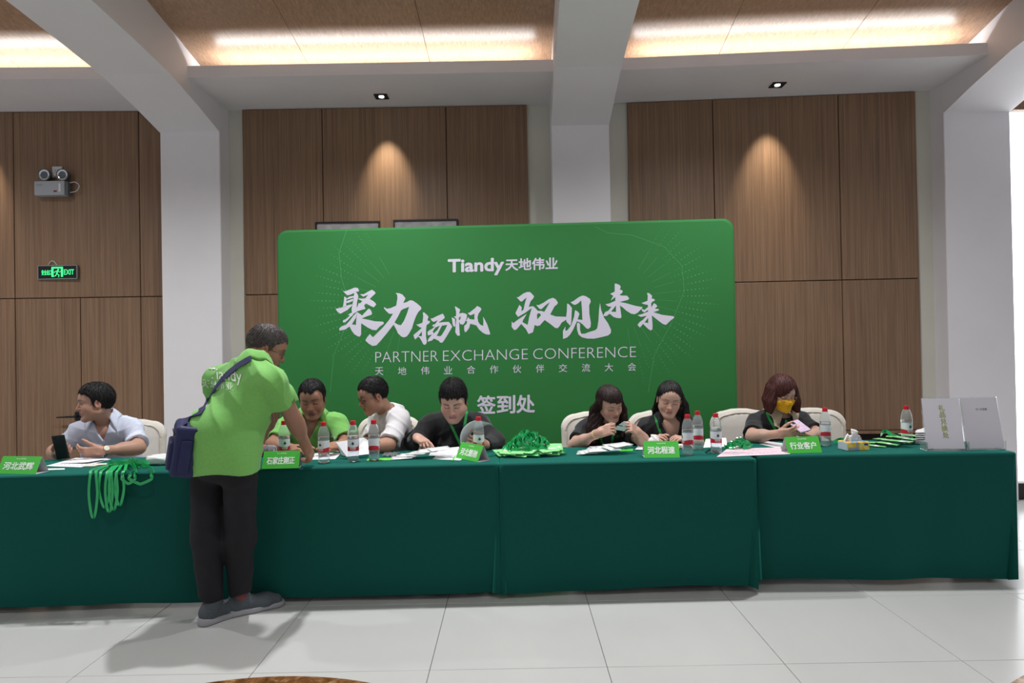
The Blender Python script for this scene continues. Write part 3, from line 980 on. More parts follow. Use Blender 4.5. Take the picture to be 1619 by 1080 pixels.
def chair_proto(name='banquet_chair'):
    o = empty(name)
    W, HB = .235, .900
    # back: rounded-top slab leaning slightly, bulging
    def outline(n=14):
        pts = [(-W, .44)]
        r = .11
        pts += [(-W + .004, .6), (-W + .003, HB - r)]
        for k in range(1, n + 1):
            a = PI - PI / 2 * k / n; pts.append((-W + r + r * math.cos(a), HB - r + r * math.sin(a) * .95))
        pts += [(-.06, HB + .008), (0, HB + .010)]
        return pts + [(-x, z) for x, z in reversed(pts[:-1])]
    ol = outline()
    n = len(ol)
    def yb(x, z, d): return d + (z - .44) * .10 + .04 * (1 - (x / W) ** 2) * (1 if d < 0 else 1) * .6
    v = []; f = []
    for ins, d in ((.030, -.030), (.012, -.026), (.0, -.010), (.0, .010), (.012, .026), (.03, .030)):
        for x, z in ol:
            sx = (W - ins) / W
            zz = .44 + (z - .44) * ((HB - .44 - ins) / (HB - .44))
            v.append((x * sx, .235 + yb(x * sx, zz, d), zz))
    for j in range(5):
        for i in range(n - 1): f.append((j * n + i, j * n + i + 1, (j + 1) * n + i + 1, (j + 1) * n + i))
    # front and back faces as strips between mirrored outline points
    for j, flip in ((0, False), (5, True)):
        for i in range(n // 2):
            q = (j * n + i, j * n + n - 1 - i, j * n + n - 2 - i, j * n + i + 1)
            if len(set(q)) == 4: f.append(q[::-1] if flip else q)
    link('back_cover', mesh('back_cover', v, f, True), M_cover, o)
    # gathered piping running round the back
    pts = []
    for i, (x, z) in enumerate(ol):
        sx = (W - .030) / W; zz = .44 + (z - .44) * ((HB - .44 - .030) / (HB - .44))
        pts.append((x * sx, .235 + yb(x * sx, zz, -.031), zz))
    pts = catmull(pts, 4)
    MB().tube(pts, [.0065 + .002 * math.sin(k * 1.9) for k in range(len(pts))], 6).out('piping', M_cover2, o, local=True, smooth=True)
    MB().rbox(-.215, .215, -.22, .245, .40, .475, .03, 3).out('seat_cover', M_cover, o, local=True, smooth=True)
    # skirt with pleats
    path = []
    for x0, y0, x1, y1 in ((-.21, -.215, .21, -.215), (.21, -.215, .21, .25), (.21, .25, -.21, .25), (-.21, .25, -.21, -.215)):
        for k in range(24): path.append((x0 + (x1 - x0) * k / 24, y0 + (y1 - y0) * k / 24))
    v = []; f = []; n = len(path)
    for j, z in enumerate((.43, .3, .15, .02)):
        for i, (x, y) in enumerate(path):
            s = 1 + (.02 + .025 * math.sin(i * 1.05)) * j / 3
            v.append((x * s, y * s, z))
    for j in range(3):
        for i in range(n): f.append((j * n + i, (j + 1) * n + i, (j + 1) * n + (i + 1) % n, j * n + (i + 1) % n))
    link('skirt', mesh('skirt', v, f, True), M_cover, o)
    for sx in (-1, 1):
        for sy in (-.19, .22):
            MB().tube([(sx * .18, sy, 0), (sx * .18, sy, .42)], .011, 8).out('leg', M_steel, o, local=True, smooth=True)
    return o


ch0 = chair_proto()
CHAIRS = [(-2.76, 4.72, 3, 'white covered chair behind the man in the pale shirt'),
          (-1.44, 4.70, 0, 'white covered chair under the seated man in the green polo'),
          (-.93, 4.75, -4, 'white covered chair behind the man in the white T-shirt'),
          (-.42, 4.74, 0, 'white covered chair under the man in the long-sleeved black shirt'),
          (.59, 4.72, 2, 'white covered chair behind the woman with the wristband'),
          (1.085, 4.72, 5, 'white covered chair behind the woman with loose hair and parting'),
          (1.69, 4.74, 4, 'white covered chair that the woman in the yellow mask sits on'),
          (2.16, 4.70, -3, 'empty white covered chair beside the woman in the yellow mask')]
for k, (x, y, a, lab) in enumerate(CHAIRS):
    c = ch0 if k == 0 else copy_tree(ch0)
    c.location = (x, y, 0); c.rotation_euler = (0, 0, R(a))
    tag(c, lab, 'chair', 'white covered banquet chairs')

# ------------------------------------------------------------------ people: smooth implicit bodies
V3 = lambda p: np.array((p[0], p[1], p[2]), dtype=np.float64)


class Prim:
    __slots__ = ('lo', 'hi', 'fn')

    def __init__(s, lo, hi, fn): s.lo, s.hi, s.fn = np.array(lo), np.array(hi), fn


def cone(a, b, ra, rb=None):
    a, b = V3(a), V3(b); rb = ra if rb is None else rb
    d = b - a; L2 = max(float(d @ d), 1e-9); m = max(ra, rb)

    def fn(X, Y, Z):
        t = np.clip(((X - a[0]) * d[0] + (Y - a[1]) * d[1] + (Z - a[2]) * d[2]) / L2, 0, 1)
        return np.sqrt((X - a[0] - t * d[0]) ** 2 + (Y - a[1] - t * d[1]) ** 2 + (Z - a[2] - t * d[2]) ** 2) - (ra + (rb - ra) * t)
    return Prim(np.minimum(a, b) - m, np.maximum(a, b) + m, fn)


def ell(c, r, M=None):
    c = V3(c); r = np.array(r, dtype=float); M = np.eye(3) if M is None else np.array(M)
    m = np.sqrt(((M * r) ** 2).sum(1))

    def fn(X, Y, Z):
        x, y, z = X - c[0], Y - c[1], Z - c[2]
        u = M[0, 0] * x + M[1, 0] * y + M[2, 0] * z
        v = M[0, 1] * x + M[1, 1] * y + M[2, 1] * z
        w = M[0, 2] * x + M[1, 2] * y + M[2, 2] * z
        k0 = np.sqrt((u / r[0]) ** 2 + (v / r[1]) ** 2 + (w / r[2]) ** 2)
        k1 = np.sqrt((u / r[0] ** 2) ** 2 + (v / r[1] ** 2) ** 2 + (w / r[2] ** 2) ** 2)
        return k0 * (k0 - 1) / np.maximum(k1, 1e-6)
    return Prim(c - m, c + m, fn)


def rbx(c, h, r, M=None):
    c = V3(c); h = np.array(h, dtype=float); M = np.eye(3) if M is None else np.array(M)
    m = (np.abs(M) * (h + r)).sum(1)

    def fn(X, Y, Z):
        x, y, z = X - c[0], Y - c[1], Z - c[2]
        q = [np.abs(M[0, k] * x + M[1, k] * y + M[2, k] * z) - h[k] for k in range(3)]
        return np.sqrt(sum(np.maximum(k, 0) ** 2 for k in q)) + np.minimum(np.maximum(np.maximum(q[0], q[1]), q[2]), 0) - r
    return Prim(c - m, c + m, fn)


class Field:
    def __init__(s, lo, hi, h):
        s.h = h; s.lo = np.array(lo, dtype=float)
        s.n = np.maximum(4, np.ceil((np.array(hi) - s.lo) / h).astype(int) + 1)
        s.F = np.full(s.n, .08, dtype=np.float32)

    def block(s, lo, hi, pad):
        a = np.clip(np.floor((lo - pad - s.lo) / s.h).astype(int), 0, s.n); b = np.clip(np.ceil((hi + pad - s.lo) / s.h).astype(int) + 1, 0, s.n)
        if (b <= a).any(): return None
        ax = [(s.lo[k] + s.h * np.arange(a[k], b[k])).astype(np.float32) for k in range(3)]
        return tuple(slice(a[k], b[k]) for k in range(3)), ax[0][:, None, None], ax[1][None, :, None], ax[2][None, None, :]

    def add(s, p, k=.02, infl=0.):
        q = s.block(p.lo, p.hi, infl + k + 2.5 * s.h)
        if q is None: return s
        sl, X, Y, Z = q
        d = (p.fn(X, Y, Z) - infl).astype(np.float32); f = s.F[sl]
        hh = np.clip(.5 + .5 * (f - d) / k, 0, 1)
        s.F[sl] = f * (1 - hh) + d * hh - k * hh * (1 - hh)
        return s

    def sub(s, p, k=.01, infl=0.):
        q = s.block(p.lo, p.hi, infl + k + 2.5 * s.h)
        if q is None: return s
        sl, X, Y, Z = q
        d = -(p.fn(X, Y, Z) - infl).astype(np.float32); f = s.F[sl]
        hh = np.clip(.5 - .5 * (f - d) / k, 0, 1)
        s.F[sl] = f * (1 - hh) + d * hh + k * hh * (1 - hh)
        return s

    def grid(s):
        ax = [(s.lo[k] + s.h * np.arange(s.n[k])).astype(np.float32) for k in range(3)]
        return ax[0][:, None, None], ax[1][None, :, None], ax[2][None, None, :]

    def mod(s, fn):
        """fn(F, X, Y, Z) -> F"""
        s.F = fn(s.F, *s.grid()).astype(np.float32)
        return s

    def close(s):
        for k in range(3):
            sl = [slice(None)] * 3
            for e in (0, -1):
                sl[k] = e; s.F[tuple(sl)] = np.maximum(s.F[tuple(sl)], s.h * .5)
        return s

    def sample(s, p):
        q = (np.array(p) - s.lo) / s.h
        i = np.floor(q).astype(int)
        if (i < 0).any() or (i >= s.n - 1).any(): return .08
        t = q - i; r = 0.
        for a in (0, 1):
            for b in (0, 1):
                for c in (0, 1):
                    r += s.F[i[0] + a, i[1] + b, i[2] + c] * (t[0] if a else 1 - t[0]) * (t[1] if b else 1 - t[1]) * (t[2] if c else 1 - t[2])
        return float(r)

    def grad(s, p, e=.004):
        p = np.array(p); g = np.array([s.sample(p + e * np.eye(3)[k]) - s.sample(p - e * np.eye(3)[k]) for k in range(3)])
        return g / max(np.linalg.norm(g), 1e-6)

    def vsample(s, p):
        q = (p - s.lo) / s.h
        i = np.clip(np.floor(q).astype(int), 0, s.n - 2); t = np.clip(q - i, 0, 1)
        out = ((q < 0) | (q > s.n - 1)).any(1)
        r = np.zeros(len(p))
        for a in (0, 1):
            for b in (0, 1):
                for c in (0, 1):
                    r += s.F[i[:, 0] + a, i[:, 1] + b, i[:, 2] + c] * (t[:, 0] if a else 1 - t[:, 0]) * (t[:, 1] if b else 1 - t[:, 1]) * (t[:, 2] if c else 1 - t[:, 2])
        return np.where(out, .08, r)

    def carve(s, other, gap=0.):
        """hollow this shape out where another one stands, so that it lies against it"""
        X, Y, Z = np.broadcast_arrays(*s.grid())
        d = other.vsample(np.stack([X.ravel(), Y.ravel(), Z.ravel()], 1)).reshape(s.F.shape)
        s.F = np.maximum(s.F, gap - d).astype(np.float32)
        return s

    def vgrad(s, p, e=.005):
        g = np.stack([s.vsample(p + e * np.eye(3)[k]) - s.vsample(p - e * np.eye(3)[k]) for k in range(3)], 1)
        return g / np.maximum(np.linalg.norm(g, axis=1), 1e-6)[:, None]

    def march(s, o, d, tmax, off=0.):
        """first point on the line o + t d where the field reaches `off`"""
        o = np.array(o); d = np.array(d); d = d / np.linalg.norm(d); t = 0.
        while t < tmax:
            v = s.sample(o + t * d) - off
            if v < .0004: return o + t * d
            t += max(v * .7, .0006)
        return None

    def nets(s):
        F = s.F; S = F < 0
        cnt = np.zeros(tuple(s.n - 1), np.int8)
        cor = [(a, b, c) for a in (0, 1) for b in (0, 1) for c in (0, 1)]
        n = s.n
        for a, b, c in cor: cnt += S[a:n[0] - 1 + a, b:n[1] - 1 + b, c:n[2] - 1 + c]
        ii = np.argwhere((cnt > 0) & (cnt < 8))
        if len(ii) == 0: return np.zeros((0, 3)), np.zeros((0, 4), int)
        idx = np.full(tuple(n - 1), -1, np.int32)
        idx[ii[:, 0], ii[:, 1], ii[:, 2]] = np.arange(len(ii))
        val = np.stack([F[ii[:, 0] + a, ii[:, 1] + b, ii[:, 2] + c] for a, b, c in cor], 1)
        pos = np.zeros((len(ii), 3)); num = np.zeros(len(ii))
        for i in range(8):
            for j in range(i + 1, 8):
                ca, cb = np.array(cor[i]), np.array(cor[j])
                if np.abs(ca - cb).sum() != 1: continue
                va, vb = val[:, i], val[:, j]
                m = (va < 0) != (vb < 0)
                t = np.where(m, va / np.where(m, va - vb, 1), 0)
                pos += m[:, None] * (ca[None] + t[:, None] * (cb - ca)[None]); num += m
        pos = s.lo + (ii + pos / np.maximum(num, 1)[:, None]) * s.h
        faces = []
        for ax in range(3):
            sl0 = [slice(None)] * 3; sl1 = [slice(None)] * 3
            sl0[ax] = slice(0, -1); sl1[ax] = slice(1, None)
            A = S[tuple(sl0)]; B = S[tuple(sl1)]
            e = np.argwhere(A != B)
            o1, o2 = (ax + 1) % 3, (ax + 2) % 3
            ok = (e[:, o1] > 0) & (e[:, o2] > 0) & (e[:, o1] < n[o1] - 1) & (e[:, o2] < n[o2] - 1)
            e = e[ok]
            ins = A[e[:, 0], e[:, 1], e[:, 2]]
            q = []
            for d1, d2 in ((-1, -1), (0, -1), (0, 0), (-1, 0)):
                c = e.copy(); c[:, o1] += d1; c[:, o2] += d2
                q.append(idx[c[:, 0], c[:, 1], c[:, 2]])
            q = np.stack(q, 1)
            q[~ins] = q[~ins][:, ::-1]
            faces.append(q)
        return pos, np.concatenate(faces)


def np_mesh(name, v, f, col=None):
    me = bpy.data.meshes.new(name)
    v = np.asarray(v, dtype=np.float32); f = np.asarray(f, dtype=np.int32)
    me.vertices.add(len(v)); me.vertices.foreach_set('co', v.ravel())
    me.loops.add(f.size); me.loops.foreach_set('vertex_index', f.ravel())
    me.polygons.add(len(f)); me.polygons.foreach_set('loop_start', np.arange(len(f), dtype=np.int32) * 4)
    me.polygons.foreach_set('use_smooth', np.ones(len(f), dtype=bool))
    me.update(calc_edges=True)
    if col is not None:
        a = me.color_attributes.new('tone', 'FLOAT_COLOR', 'POINT')
        a.data.foreach_set('color', np.concatenate([col, np.ones((len(col), 1))], 1).astype(np.float32).ravel())
    return me


def skin_mat():
    m, nt, b = new_mat('skin')
    a = nt.nodes.new('ShaderNodeAttribute'); a.attribute_name = 'tone'
    g = nt.nodes.new('ShaderNodeNewGeometry')
    n = nt.nodes.new('ShaderNodeTexNoise'); n.inputs['Scale'].default_value = 60; n.inputs['Detail'].default_value = 4
    nt.links.new(g.outputs['Position'], n.inputs['Vector'])
    mx = nt.nodes.new('ShaderNodeMix'); mx.data_type = 'RGBA'; mx.blend_type = 'MULTIPLY'
    mx.inputs['Factor'].default_value = .10
    nt.links.new(a.outputs['Color'], mx.inputs[6]); nt.links.new(n.outputs['Color'], mx.inputs[7])
    nt.links.new(mx.outputs[2], b.inputs['Base Color'])
    b.inputs['Roughness'].default_value = .48
    b.inputs['Specular IOR Level'].default_value = .4
    b.inputs['Subsurface Weight'].default_value = .12
    b.inputs['Subsurface Radius'].default_value = (.010, .004, .002)
    b.inputs['Subsurface Scale'].default_value = 1.
    return m


M_skin = skin_mat()


def hair_mat(name, col, rough=.52, spec=.35):
    m, nt, b = new_mat(name)
    g = nt.nodes.new('ShaderNodeTexCoord')
    n = nt.nodes.new('ShaderNodeTexNoise'); n.inputs['Scale'].default_value = 160; n.inputs['Detail'].default_value = 2
    nt.links.new(g.outputs['Object'], n.inputs['Vector'])
    r = nt.nodes.new('ShaderNodeValToRGB')
    r.color_ramp.elements[0].position = .35; r.color_ramp.elements[1].position = .7
    r.color_ramp.elements[0].color = tuple(c * .55 for c in col[:3]) + (1,)
    r.color_ramp.elements[1].color = tuple(min(1, c * 1.7) for c in col[:3]) + (1,)
    nt.links.new(n.outputs['Fac'], r.inputs[0]); nt.links.new(r.outputs[0], b.inputs['Base Color'])
    b.inputs['Roughness'].default_value = rough
    b.inputs['Specular IOR Level'].default_value = spec
    return m


M_hair_k = hair_mat('black_hair', lin(24, 21, 22))
M_hair_g = hair_mat('greying_hair', lin(88, 82, 80))
M_hair_b = hair_mat('dark_brown_hair', lin(40, 24, 22))
M_hair_r = hair_mat('auburn_hair', lin(72, 34, 30))


def rot(yaw, pitch, roll):
    """head matrix: columns = person's right, forward, up; yaw 0 faces the camera, positive turns to image right"""
    m = Matrix.Rotation(PI + R(yaw), 3, 'Z') @ Matrix.Rotation(R(pitch), 3, 'X') @ Matrix.Rotation(R(roll), 3, 'Y')
    return np.array(m)


def head_prims(pos, M, s, fem=0., fat=0.):
    """list of (op, prim, k) of the head in its place"""
    zl = 1 - .08 * fem
    T = lambda p: pos + s * (M @ np.array((p[0], p[1], p[2] * zl if p[2] < 0 else p[2])))
    rr = lambda *r: [s * x for x in r]
    E = lambda c, r, MM=None: ell(T(c), rr(*r), M if MM is None else M @ MM)
    C = lambda a, b, ra, rb=None: cone(T(a), T(b), ra * s, (ra if rb is None else rb) * s)
    j = 1 - .085 * fem + .10 * fat
    L = []
    A = lambda p, k=.015: L.append(('+', p, k * s))
    S = lambda p, k=.01: L.append(('-', p, k * s))
    A(E((0, -.014, .036), (.075, .094, .086)))
    A(E((0, .020, .012), (.066, .071, .080)), .03)
    A(E((0, .024, -.050), (.058 * j, .058, .066)), .025)
    for x in (-1, 1):
        A(E((x * .040 * j, .040, -.034), (.030, .040, .036)), .02)
        A(C((x * .050 * j, .000, -.058), (x * .020, .062, -.104), .024 * j, .018), .025)
        A(C((x * .012, .079, .026), (x * .046, .062, .024), .013, .010), .012)
    A(E((0, .068, -.104), (.024, .020, .018)), .016)
    A(E((0, .070, .045), (.042, .020, .030)), .03)
    for x in (-1, 1):
        S(E((x * .031, .095, .001), (.019, .017, .011)), .012)
        A(E((x * .031, .069, .000), (.0165, .0155, .0105)), .004)
    A(C((0, .080, .014), (0, .1015, -.030), .0085, .0125), .012)
    A(E((0, .100, -.034), (.0125, .0125, .0105)), .006)
    for x in (-1, 1): A(E((x * .0135, .092, -.036), (.0075, .010, .0085)), .006)
    A(E((0, .076, -.064), (.027, .017, .022)), .014)
    A(E((0, .0865, -.0595), (.021, .0085, .0055)), .005)
    A(E((0, .0855, -.0715), (.018, .0090, .0065)), .005)
    S(C((-.018 + .003 * fem, .096, -.0655), (.018 - .003 * fem, .096, -.0655), .0022), .003)
    S(E((0, .092, -.083), (.016, .008, .005)), .008)
    for x in (-1, 1):
        Re = np.array(Matrix.Rotation(R(-14 * x), 3, 'Z') @ Matrix.Rotation(R(-10), 3, 'X'))
        A(ell(T((x * .0765, -.010, -.006)), rr(.0085, .019, .031), M @ Re), .006)
        S(ell(T((x * .086, -.006, -.004)), rr(.007, .010, .017), M @ Re), .004)
    return L


def paint_head(v, pos, M, s, tone, lips, brow, gaze=0., beard=0., male=True):
    """colour of skin: lips, brows, lashes, blush, plus painted shade at mouth line, nostrils, lid folds; gaze 0 = lowered lids, 1 = open eyes"""
    l = (v - pos) @ M / s
    x, y, z = l[:, 0], l[:, 1], l[:, 2]
    z = z if male else np.where(z < 0, z / .92, z)
    col = np.repeat(np.array(tone)[None], len(v), 0)
    front = np.clip((y - .035) / .02, 0, 1) * (np.abs(z) < .16)
    def mixc(c, w):
        w = np.clip(w, 0, 1)[:, None]
        return col * (1 - w) + np.array(c)[None] * w
    red = np.array(tone) * np.array((1.0, .72, .68))
    for cx, cz, r in ((-.042, -.030, .02), (.042, -.030, .02), (0, -.034, .014)):
        col = mixc(red, .45 * np.exp(-((x - cx) ** 2 + (z - cz) ** 2) / (2 * r * r)) * front)
    ear = (np.abs(x) > .071) & (np.abs(z) < .045) & (y < .03) & (y > -.05)
    col = mixc(red, .5 * ear)
    if beard:
        w = np.exp(-((z + .085) / .03) ** 2) * front + .8 * np.exp(-((z + .048) / .008) ** 2 - (x / .03) ** 2) * front
        col = mixc(np.array(tone) * .55, beard * w)
    ax = np.abs(x)
    # lips
    mw = 1. if male else .84
    up = ((x / (.0235 * mw)) ** 2 + ((z + .0605) / .0068) ** 2); lo = ((x / (.021 * mw)) ** 2 + ((z + .0715) / .0078) ** 2)
    col = mixc(lips, (np.clip((1.35 - up) * 2.5, 0, 1) + np.clip((1.3 - lo) * 2.5, 0, 1)) * front)
    col = mixc(np.array(lips) * .25, .9 * np.exp(-((z + .0657 + 8 * x * x) / .0021) ** 2) * (ax < .021 * mw) * front)  # shade between the lips, painted as a dark line
    col = mixc(np.array(tone) * .25, .8 * np.exp(-((ax - .008) / .0035) ** 2 - ((z + .0425) / .0028) ** 2) * front * (y > .085))  # nostrils: shade of the openings painted as dark spots
    # brows
    zb = .0225 + .0045 * np.sin(np.clip((ax - .012) / .042, 0, 1) * PI * .9) - .002 * (ax > .05)
    th = (.0048 if male else .0030) * np.clip((.060 - ax) / .03, .3, 1)
    col = mixc(brow, .92 * np.exp(-((z - zb) / th) ** 2) * np.clip((ax - .010) / .004, 0, 1) * np.clip((.056 - ax) / .005, 0, 1) * front)
    # eyes
    e = (ax - .031)
    lid = -.0035 - .0025 * (1 - (e / .016) ** 2)
    if gaze > .2:
        half = .0052 * gaze * np.clip(1 - (e / .0155) ** 2, 0, 1)
        inside = np.clip((half - np.abs(z + .0005)) / .0015, 0, 1) * (np.abs(e) < .0155)
        col = mixc((.62, .58, .55), inside * front)
        col = mixc((.018, .012, .010), np.clip((.0062 - np.sqrt((e) ** 2 + (z) ** 2)) / .0015, 0, 1) * inside * front)
        lid = .0045 * gaze - .0045 * (e / .0155) ** 2
    col = mixc((.016, .011, .010), .97 * np.exp(-((z - lid) / .0027) ** 2) * np.clip((.0175 - np.abs(e)) / .002, 0, 1) * front)
    col = mixc(np.array(tone) * .6, .45 * np.exp(-((z - .0095) / .0016) ** 2) * np.clip((.0165 - np.abs(e)) / .002, 0, 1) * front)  # shade of the eyelid fold, painted into the skin tone
    return col


def hand_prims(W, d, palm, thumb, s=1., curl=(25, 35, 20), tcurl=(20, 20), spread=3., fingers=None, tout=42.):
    """hand at wrist W: d = finger direction, palm = way the palm faces, thumb = rough direction of the thumb side"""
    x = V3(d); x /= np.linalg.norm(x)
    z = -V3(palm); z -= x * (z @ x); z /= np.linalg.norm(z)
    y = np.cross(z, x)
    sg = 1. if y @ V3(thumb) > 0 else -1.
    y = y * sg
    M = np.stack([x, y, z], 1)
    T = lambda p: V3(W) + s * (M @ np.array(p))
    L = [('+', rbx(T((.048, 0, 0)), (s * .036, s * .029, s * .003), s * .0105, M), .01 * s),
         ('+', cone(T((-.025, 0, 0)), T((.02, .0, 0)), .0235 * s, .021 * s), .02 * s),
         ('+', ell(T((.030, .022, -.008)), (s * .030, s * .017, s * .016), M), .012 * s)]
    offs = (.030, .0105, -.010, -.029); lens = (.072, .080, .074, .058)
    for i in range(4):
        c = (fingers[i] if fingers else curl)
        p = np.array((.084 - .003 * abs(i - 1), offs[i], .001)); a = 0.
        sp = R((1.5 - i) * spread)
        rad = (.0092, .0082, .0072, .0062) if i < 3 else (.0082, .0074, .0066, .0056)
        for k, fr in enumerate((.46, .30, .24)):
            a += R(c[k])
            q = p + lens[i] * fr * np.array((math.cos(a) * math.cos(sp), math.sin(sp) * math.cos(a), -math.sin(a)))
            L.append(('+', cone(T(p), T(q), rad[k] * s, rad[k + 1] * s), .004 * s if k == 0 else .003 * s))
            p = q
    p = np.array((.020, .028, -.008)); a = R(tout); b = R(18)
    for k, (ln, r0, r1) in enumerate(((.040, .0125, .0105), (.032, .0105, .0095), (.026, .0095, .0075))):
        q = p + ln * np.array((math.cos(a) * math.cos(b), math.sin(a) * math.cos(b), -math.sin(b)))
        L.append(('+', cone(T(p), T(q), r0 * s, r1 * s), .006 * s)); p = q
        if k < 2: a -= R(tcurl[k]); b += R(8)
    return L


def bounds(prims, pad):
    lo = np.min([p.lo for p in prims], 0) - pad; hi = np.max([p.hi for p in prims], 0) + pad
    return lo, hi


def run(prims, h, pad=.02, infl=0.):
    adds = [p for o, p, k in prims if o == '+']
    lo, hi = bounds(adds, pad + infl)
    fd = Field(lo, hi, h)
    for o, p, k in prims:
        if o == '+': fd.add(p, max(k, 1e-3), infl)
        else: fd.sub(p, max(k, 1e-3), -infl * 0)
    return fd


def wrinkle(amp, seed, sc=1., down=(0, 0, 1)):
    """sharp-crested folds running in a few warped directions, with calm patches between"""
    rnd = np.random.RandomState(seed)
    K = []
    for i in range(4):
        k = rnd.normal(size=3) * np.array((1., 1., .8)); K.append((k / np.linalg.norm(k), rnd.uniform(0, 6.28), rnd.uniform(0, 6.28)))

    def fn(F, X, Y, Z):
        warp = np.sin(9 * sc * X + 7 * sc * Y + 5 * Z + K[0][1]) + .8 * np.sin(11 * sc * Z - 8 * X + 5 * Y + K[1][1])
        w = 0.
        for i, (k, p, q) in enumerate(K):
            f = (26 + 17 * i) * sc
            r = 1 - np.abs(np.sin(.5 * (f * (k[0] * X + k[1] * Y + k[2] * Z) + p + 1.9 * warp)))
            calm = .5 + .5 * np.sin(7 * k[1] * X * 2 + 9 * k[2] * Y + 8 * k[0] * Z + q)
            w = w + (r * r) * calm * (.85 ** i)
        near = np.abs(F) < .04
        return np.where(near, F - amp * (w - .45), F)
    return fn


def strands(fd, v, f, count, seed, flow, L, lift, rad=.0011, nseg=5, jit=.2, stop=None, free=2):
    """thin tapered locks that follow a hair surface"""
    rnd = np.random.RandomState(seed)
    tri = v[f]
    nrm = np.cross(tri[:, 2] - tri[:, 0], tri[:, 3] - tri[:, 1])
    ar = np.linalg.norm(nrm, axis=1)
    ids = rnd.choice(np.where(ar > 1e-9)[0], count)
    p = tri[ids].mean(1); n = nrm[ids] / ar[ids][:, None]
    j = rnd.normal(size=(count, 3)) * jit
    ln = L * rnd.uniform(.5, 1.3, count); w = rad * rnd.uniform(.7, 1.4, count); lf = lift * rnd.uniform(.2, 1.3, count)
    live = np.ones(count, bool); left = rnd.randint(0, free + 1, count)
    rings = []
    for k in range(nseg + 1):
        u = k / nseg
        t = flow(p); t = t / np.maximum(np.linalg.norm(t, axis=1), 1e-6)[:, None] + j
        t = t - n * (t * n).sum(1)[:, None]; t /= np.maximum(np.linalg.norm(t, axis=1), 1e-6)[:, None]
        b = np.cross(n, t)
        r = w * (1 - .92 * u ** 1.4)
        c = p + n * (lf * u + .0002)[:, None]
        for q in range(3):
            an = 2.094 * q
            rings.append(c + n * (r * math.cos(an) * .7)[:, None] + b * (r * math.sin(an) * 1.7)[:, None])
        step = p + t * (ln / nseg)[:, None]
        F = fd.vsample(step)
        ok = F < ln / nseg * .55 + .002
        if stop is not None: ok &= ~stop(step)
        over = live & ~ok & (left > 0)
        live &= ok | over
        left = left - over
        g = fd.vgrad(step)
        new = np.where(over[:, None], step, step - g * np.clip(F, -.01, .01)[:, None])
        p = np.where(live[:, None], new, p); n = np.where((live & ~over)[:, None], g, n)
    VV = np.stack(rings, 1)                     # count, (nseg+1)*3, 3
    base = np.arange(count)[:, None, None] * ((nseg + 1) * 3)
    q = np.array([[k * 3 + a, k * 3 + (a + 1) % 3, k * 3 + 3 + (a + 1) % 3, k * 3 + 3 + a] for k in range(nseg) for a in range(3)])
    return VV.reshape(-1, 3), (base + q[None]).reshape(-1, 4)


def short_hair(pos, M, s, seed=1, top=.020, side=.009, front=.070, back=-.070, line=None, wave=0., count=2600, spike=.005):
    T = lambda p: pos + s * (M @ np.array(p))
    e = ell(T((0, -.014, .036)), [s * (.0755 + side), s * (.0945 + side + .003), s * (.086 + top)], M)
    e2 = ell(T((0, .012, .050)), [s * (.062 + side), s * (.074 + side), s * (.064 + top)], M)
    fd = run([('+', e, .01), ('+', e2, .02 * s)], .0032, .01)
    yy = np.array((-.13, -.07, -.035, -.012, .004, .016, .032, .06, .09, .14)); zz = np.array((back, back, back + .022, -.008, -.022, -.018, .040, front - .006, front, front))

    def cut(F, X, Y, Z):
        x, y, z = [(M[0, k] * (X - pos[0]) + M[1, k] * (Y - pos[1]) + M[2, k] * (Z - pos[2])) / s for k in range(3)]
        zm = np.interp(y.ravel(), yy, zz).reshape(y.shape).astype(np.float32)
        zm = zm + (.005 * np.sin(95 * x + seed) + .003 * np.sin(210 * x)) * (y > .04)
        if line is not None: zm = zm + line(x, y)
        phi = np.arctan2(x, y + .02)
        r = np.sqrt(x * x + (y + .02) ** 2)
        F = F + s * .0022 * np.sin(phi * 38 + 2.5 * np.sin(z * 55 + seed) + wave * np.sin(r * 80)) * np.clip(r / .05, 0, 1) + s * .0015 * np.sin(x * 260 + z * 90) * np.sin(y * 240)
        return np.maximum(F, (zm - z) * s * .85)
    fd.mod(cut)
    v, f = fd.nets()
    crown = T((0, -.035, .125))
    sv, sf = strands(fd, v, f, count, seed, lambda p: p - crown, .030 * s, spike * s, .0009)
    n = len(v)
    V = np.concatenate([v, np.array(sv).reshape(-1, 3)]); Fc = np.concatenate([f, np.array(sf, dtype=int).reshape(-1, 4) + n])
    return V, Fc


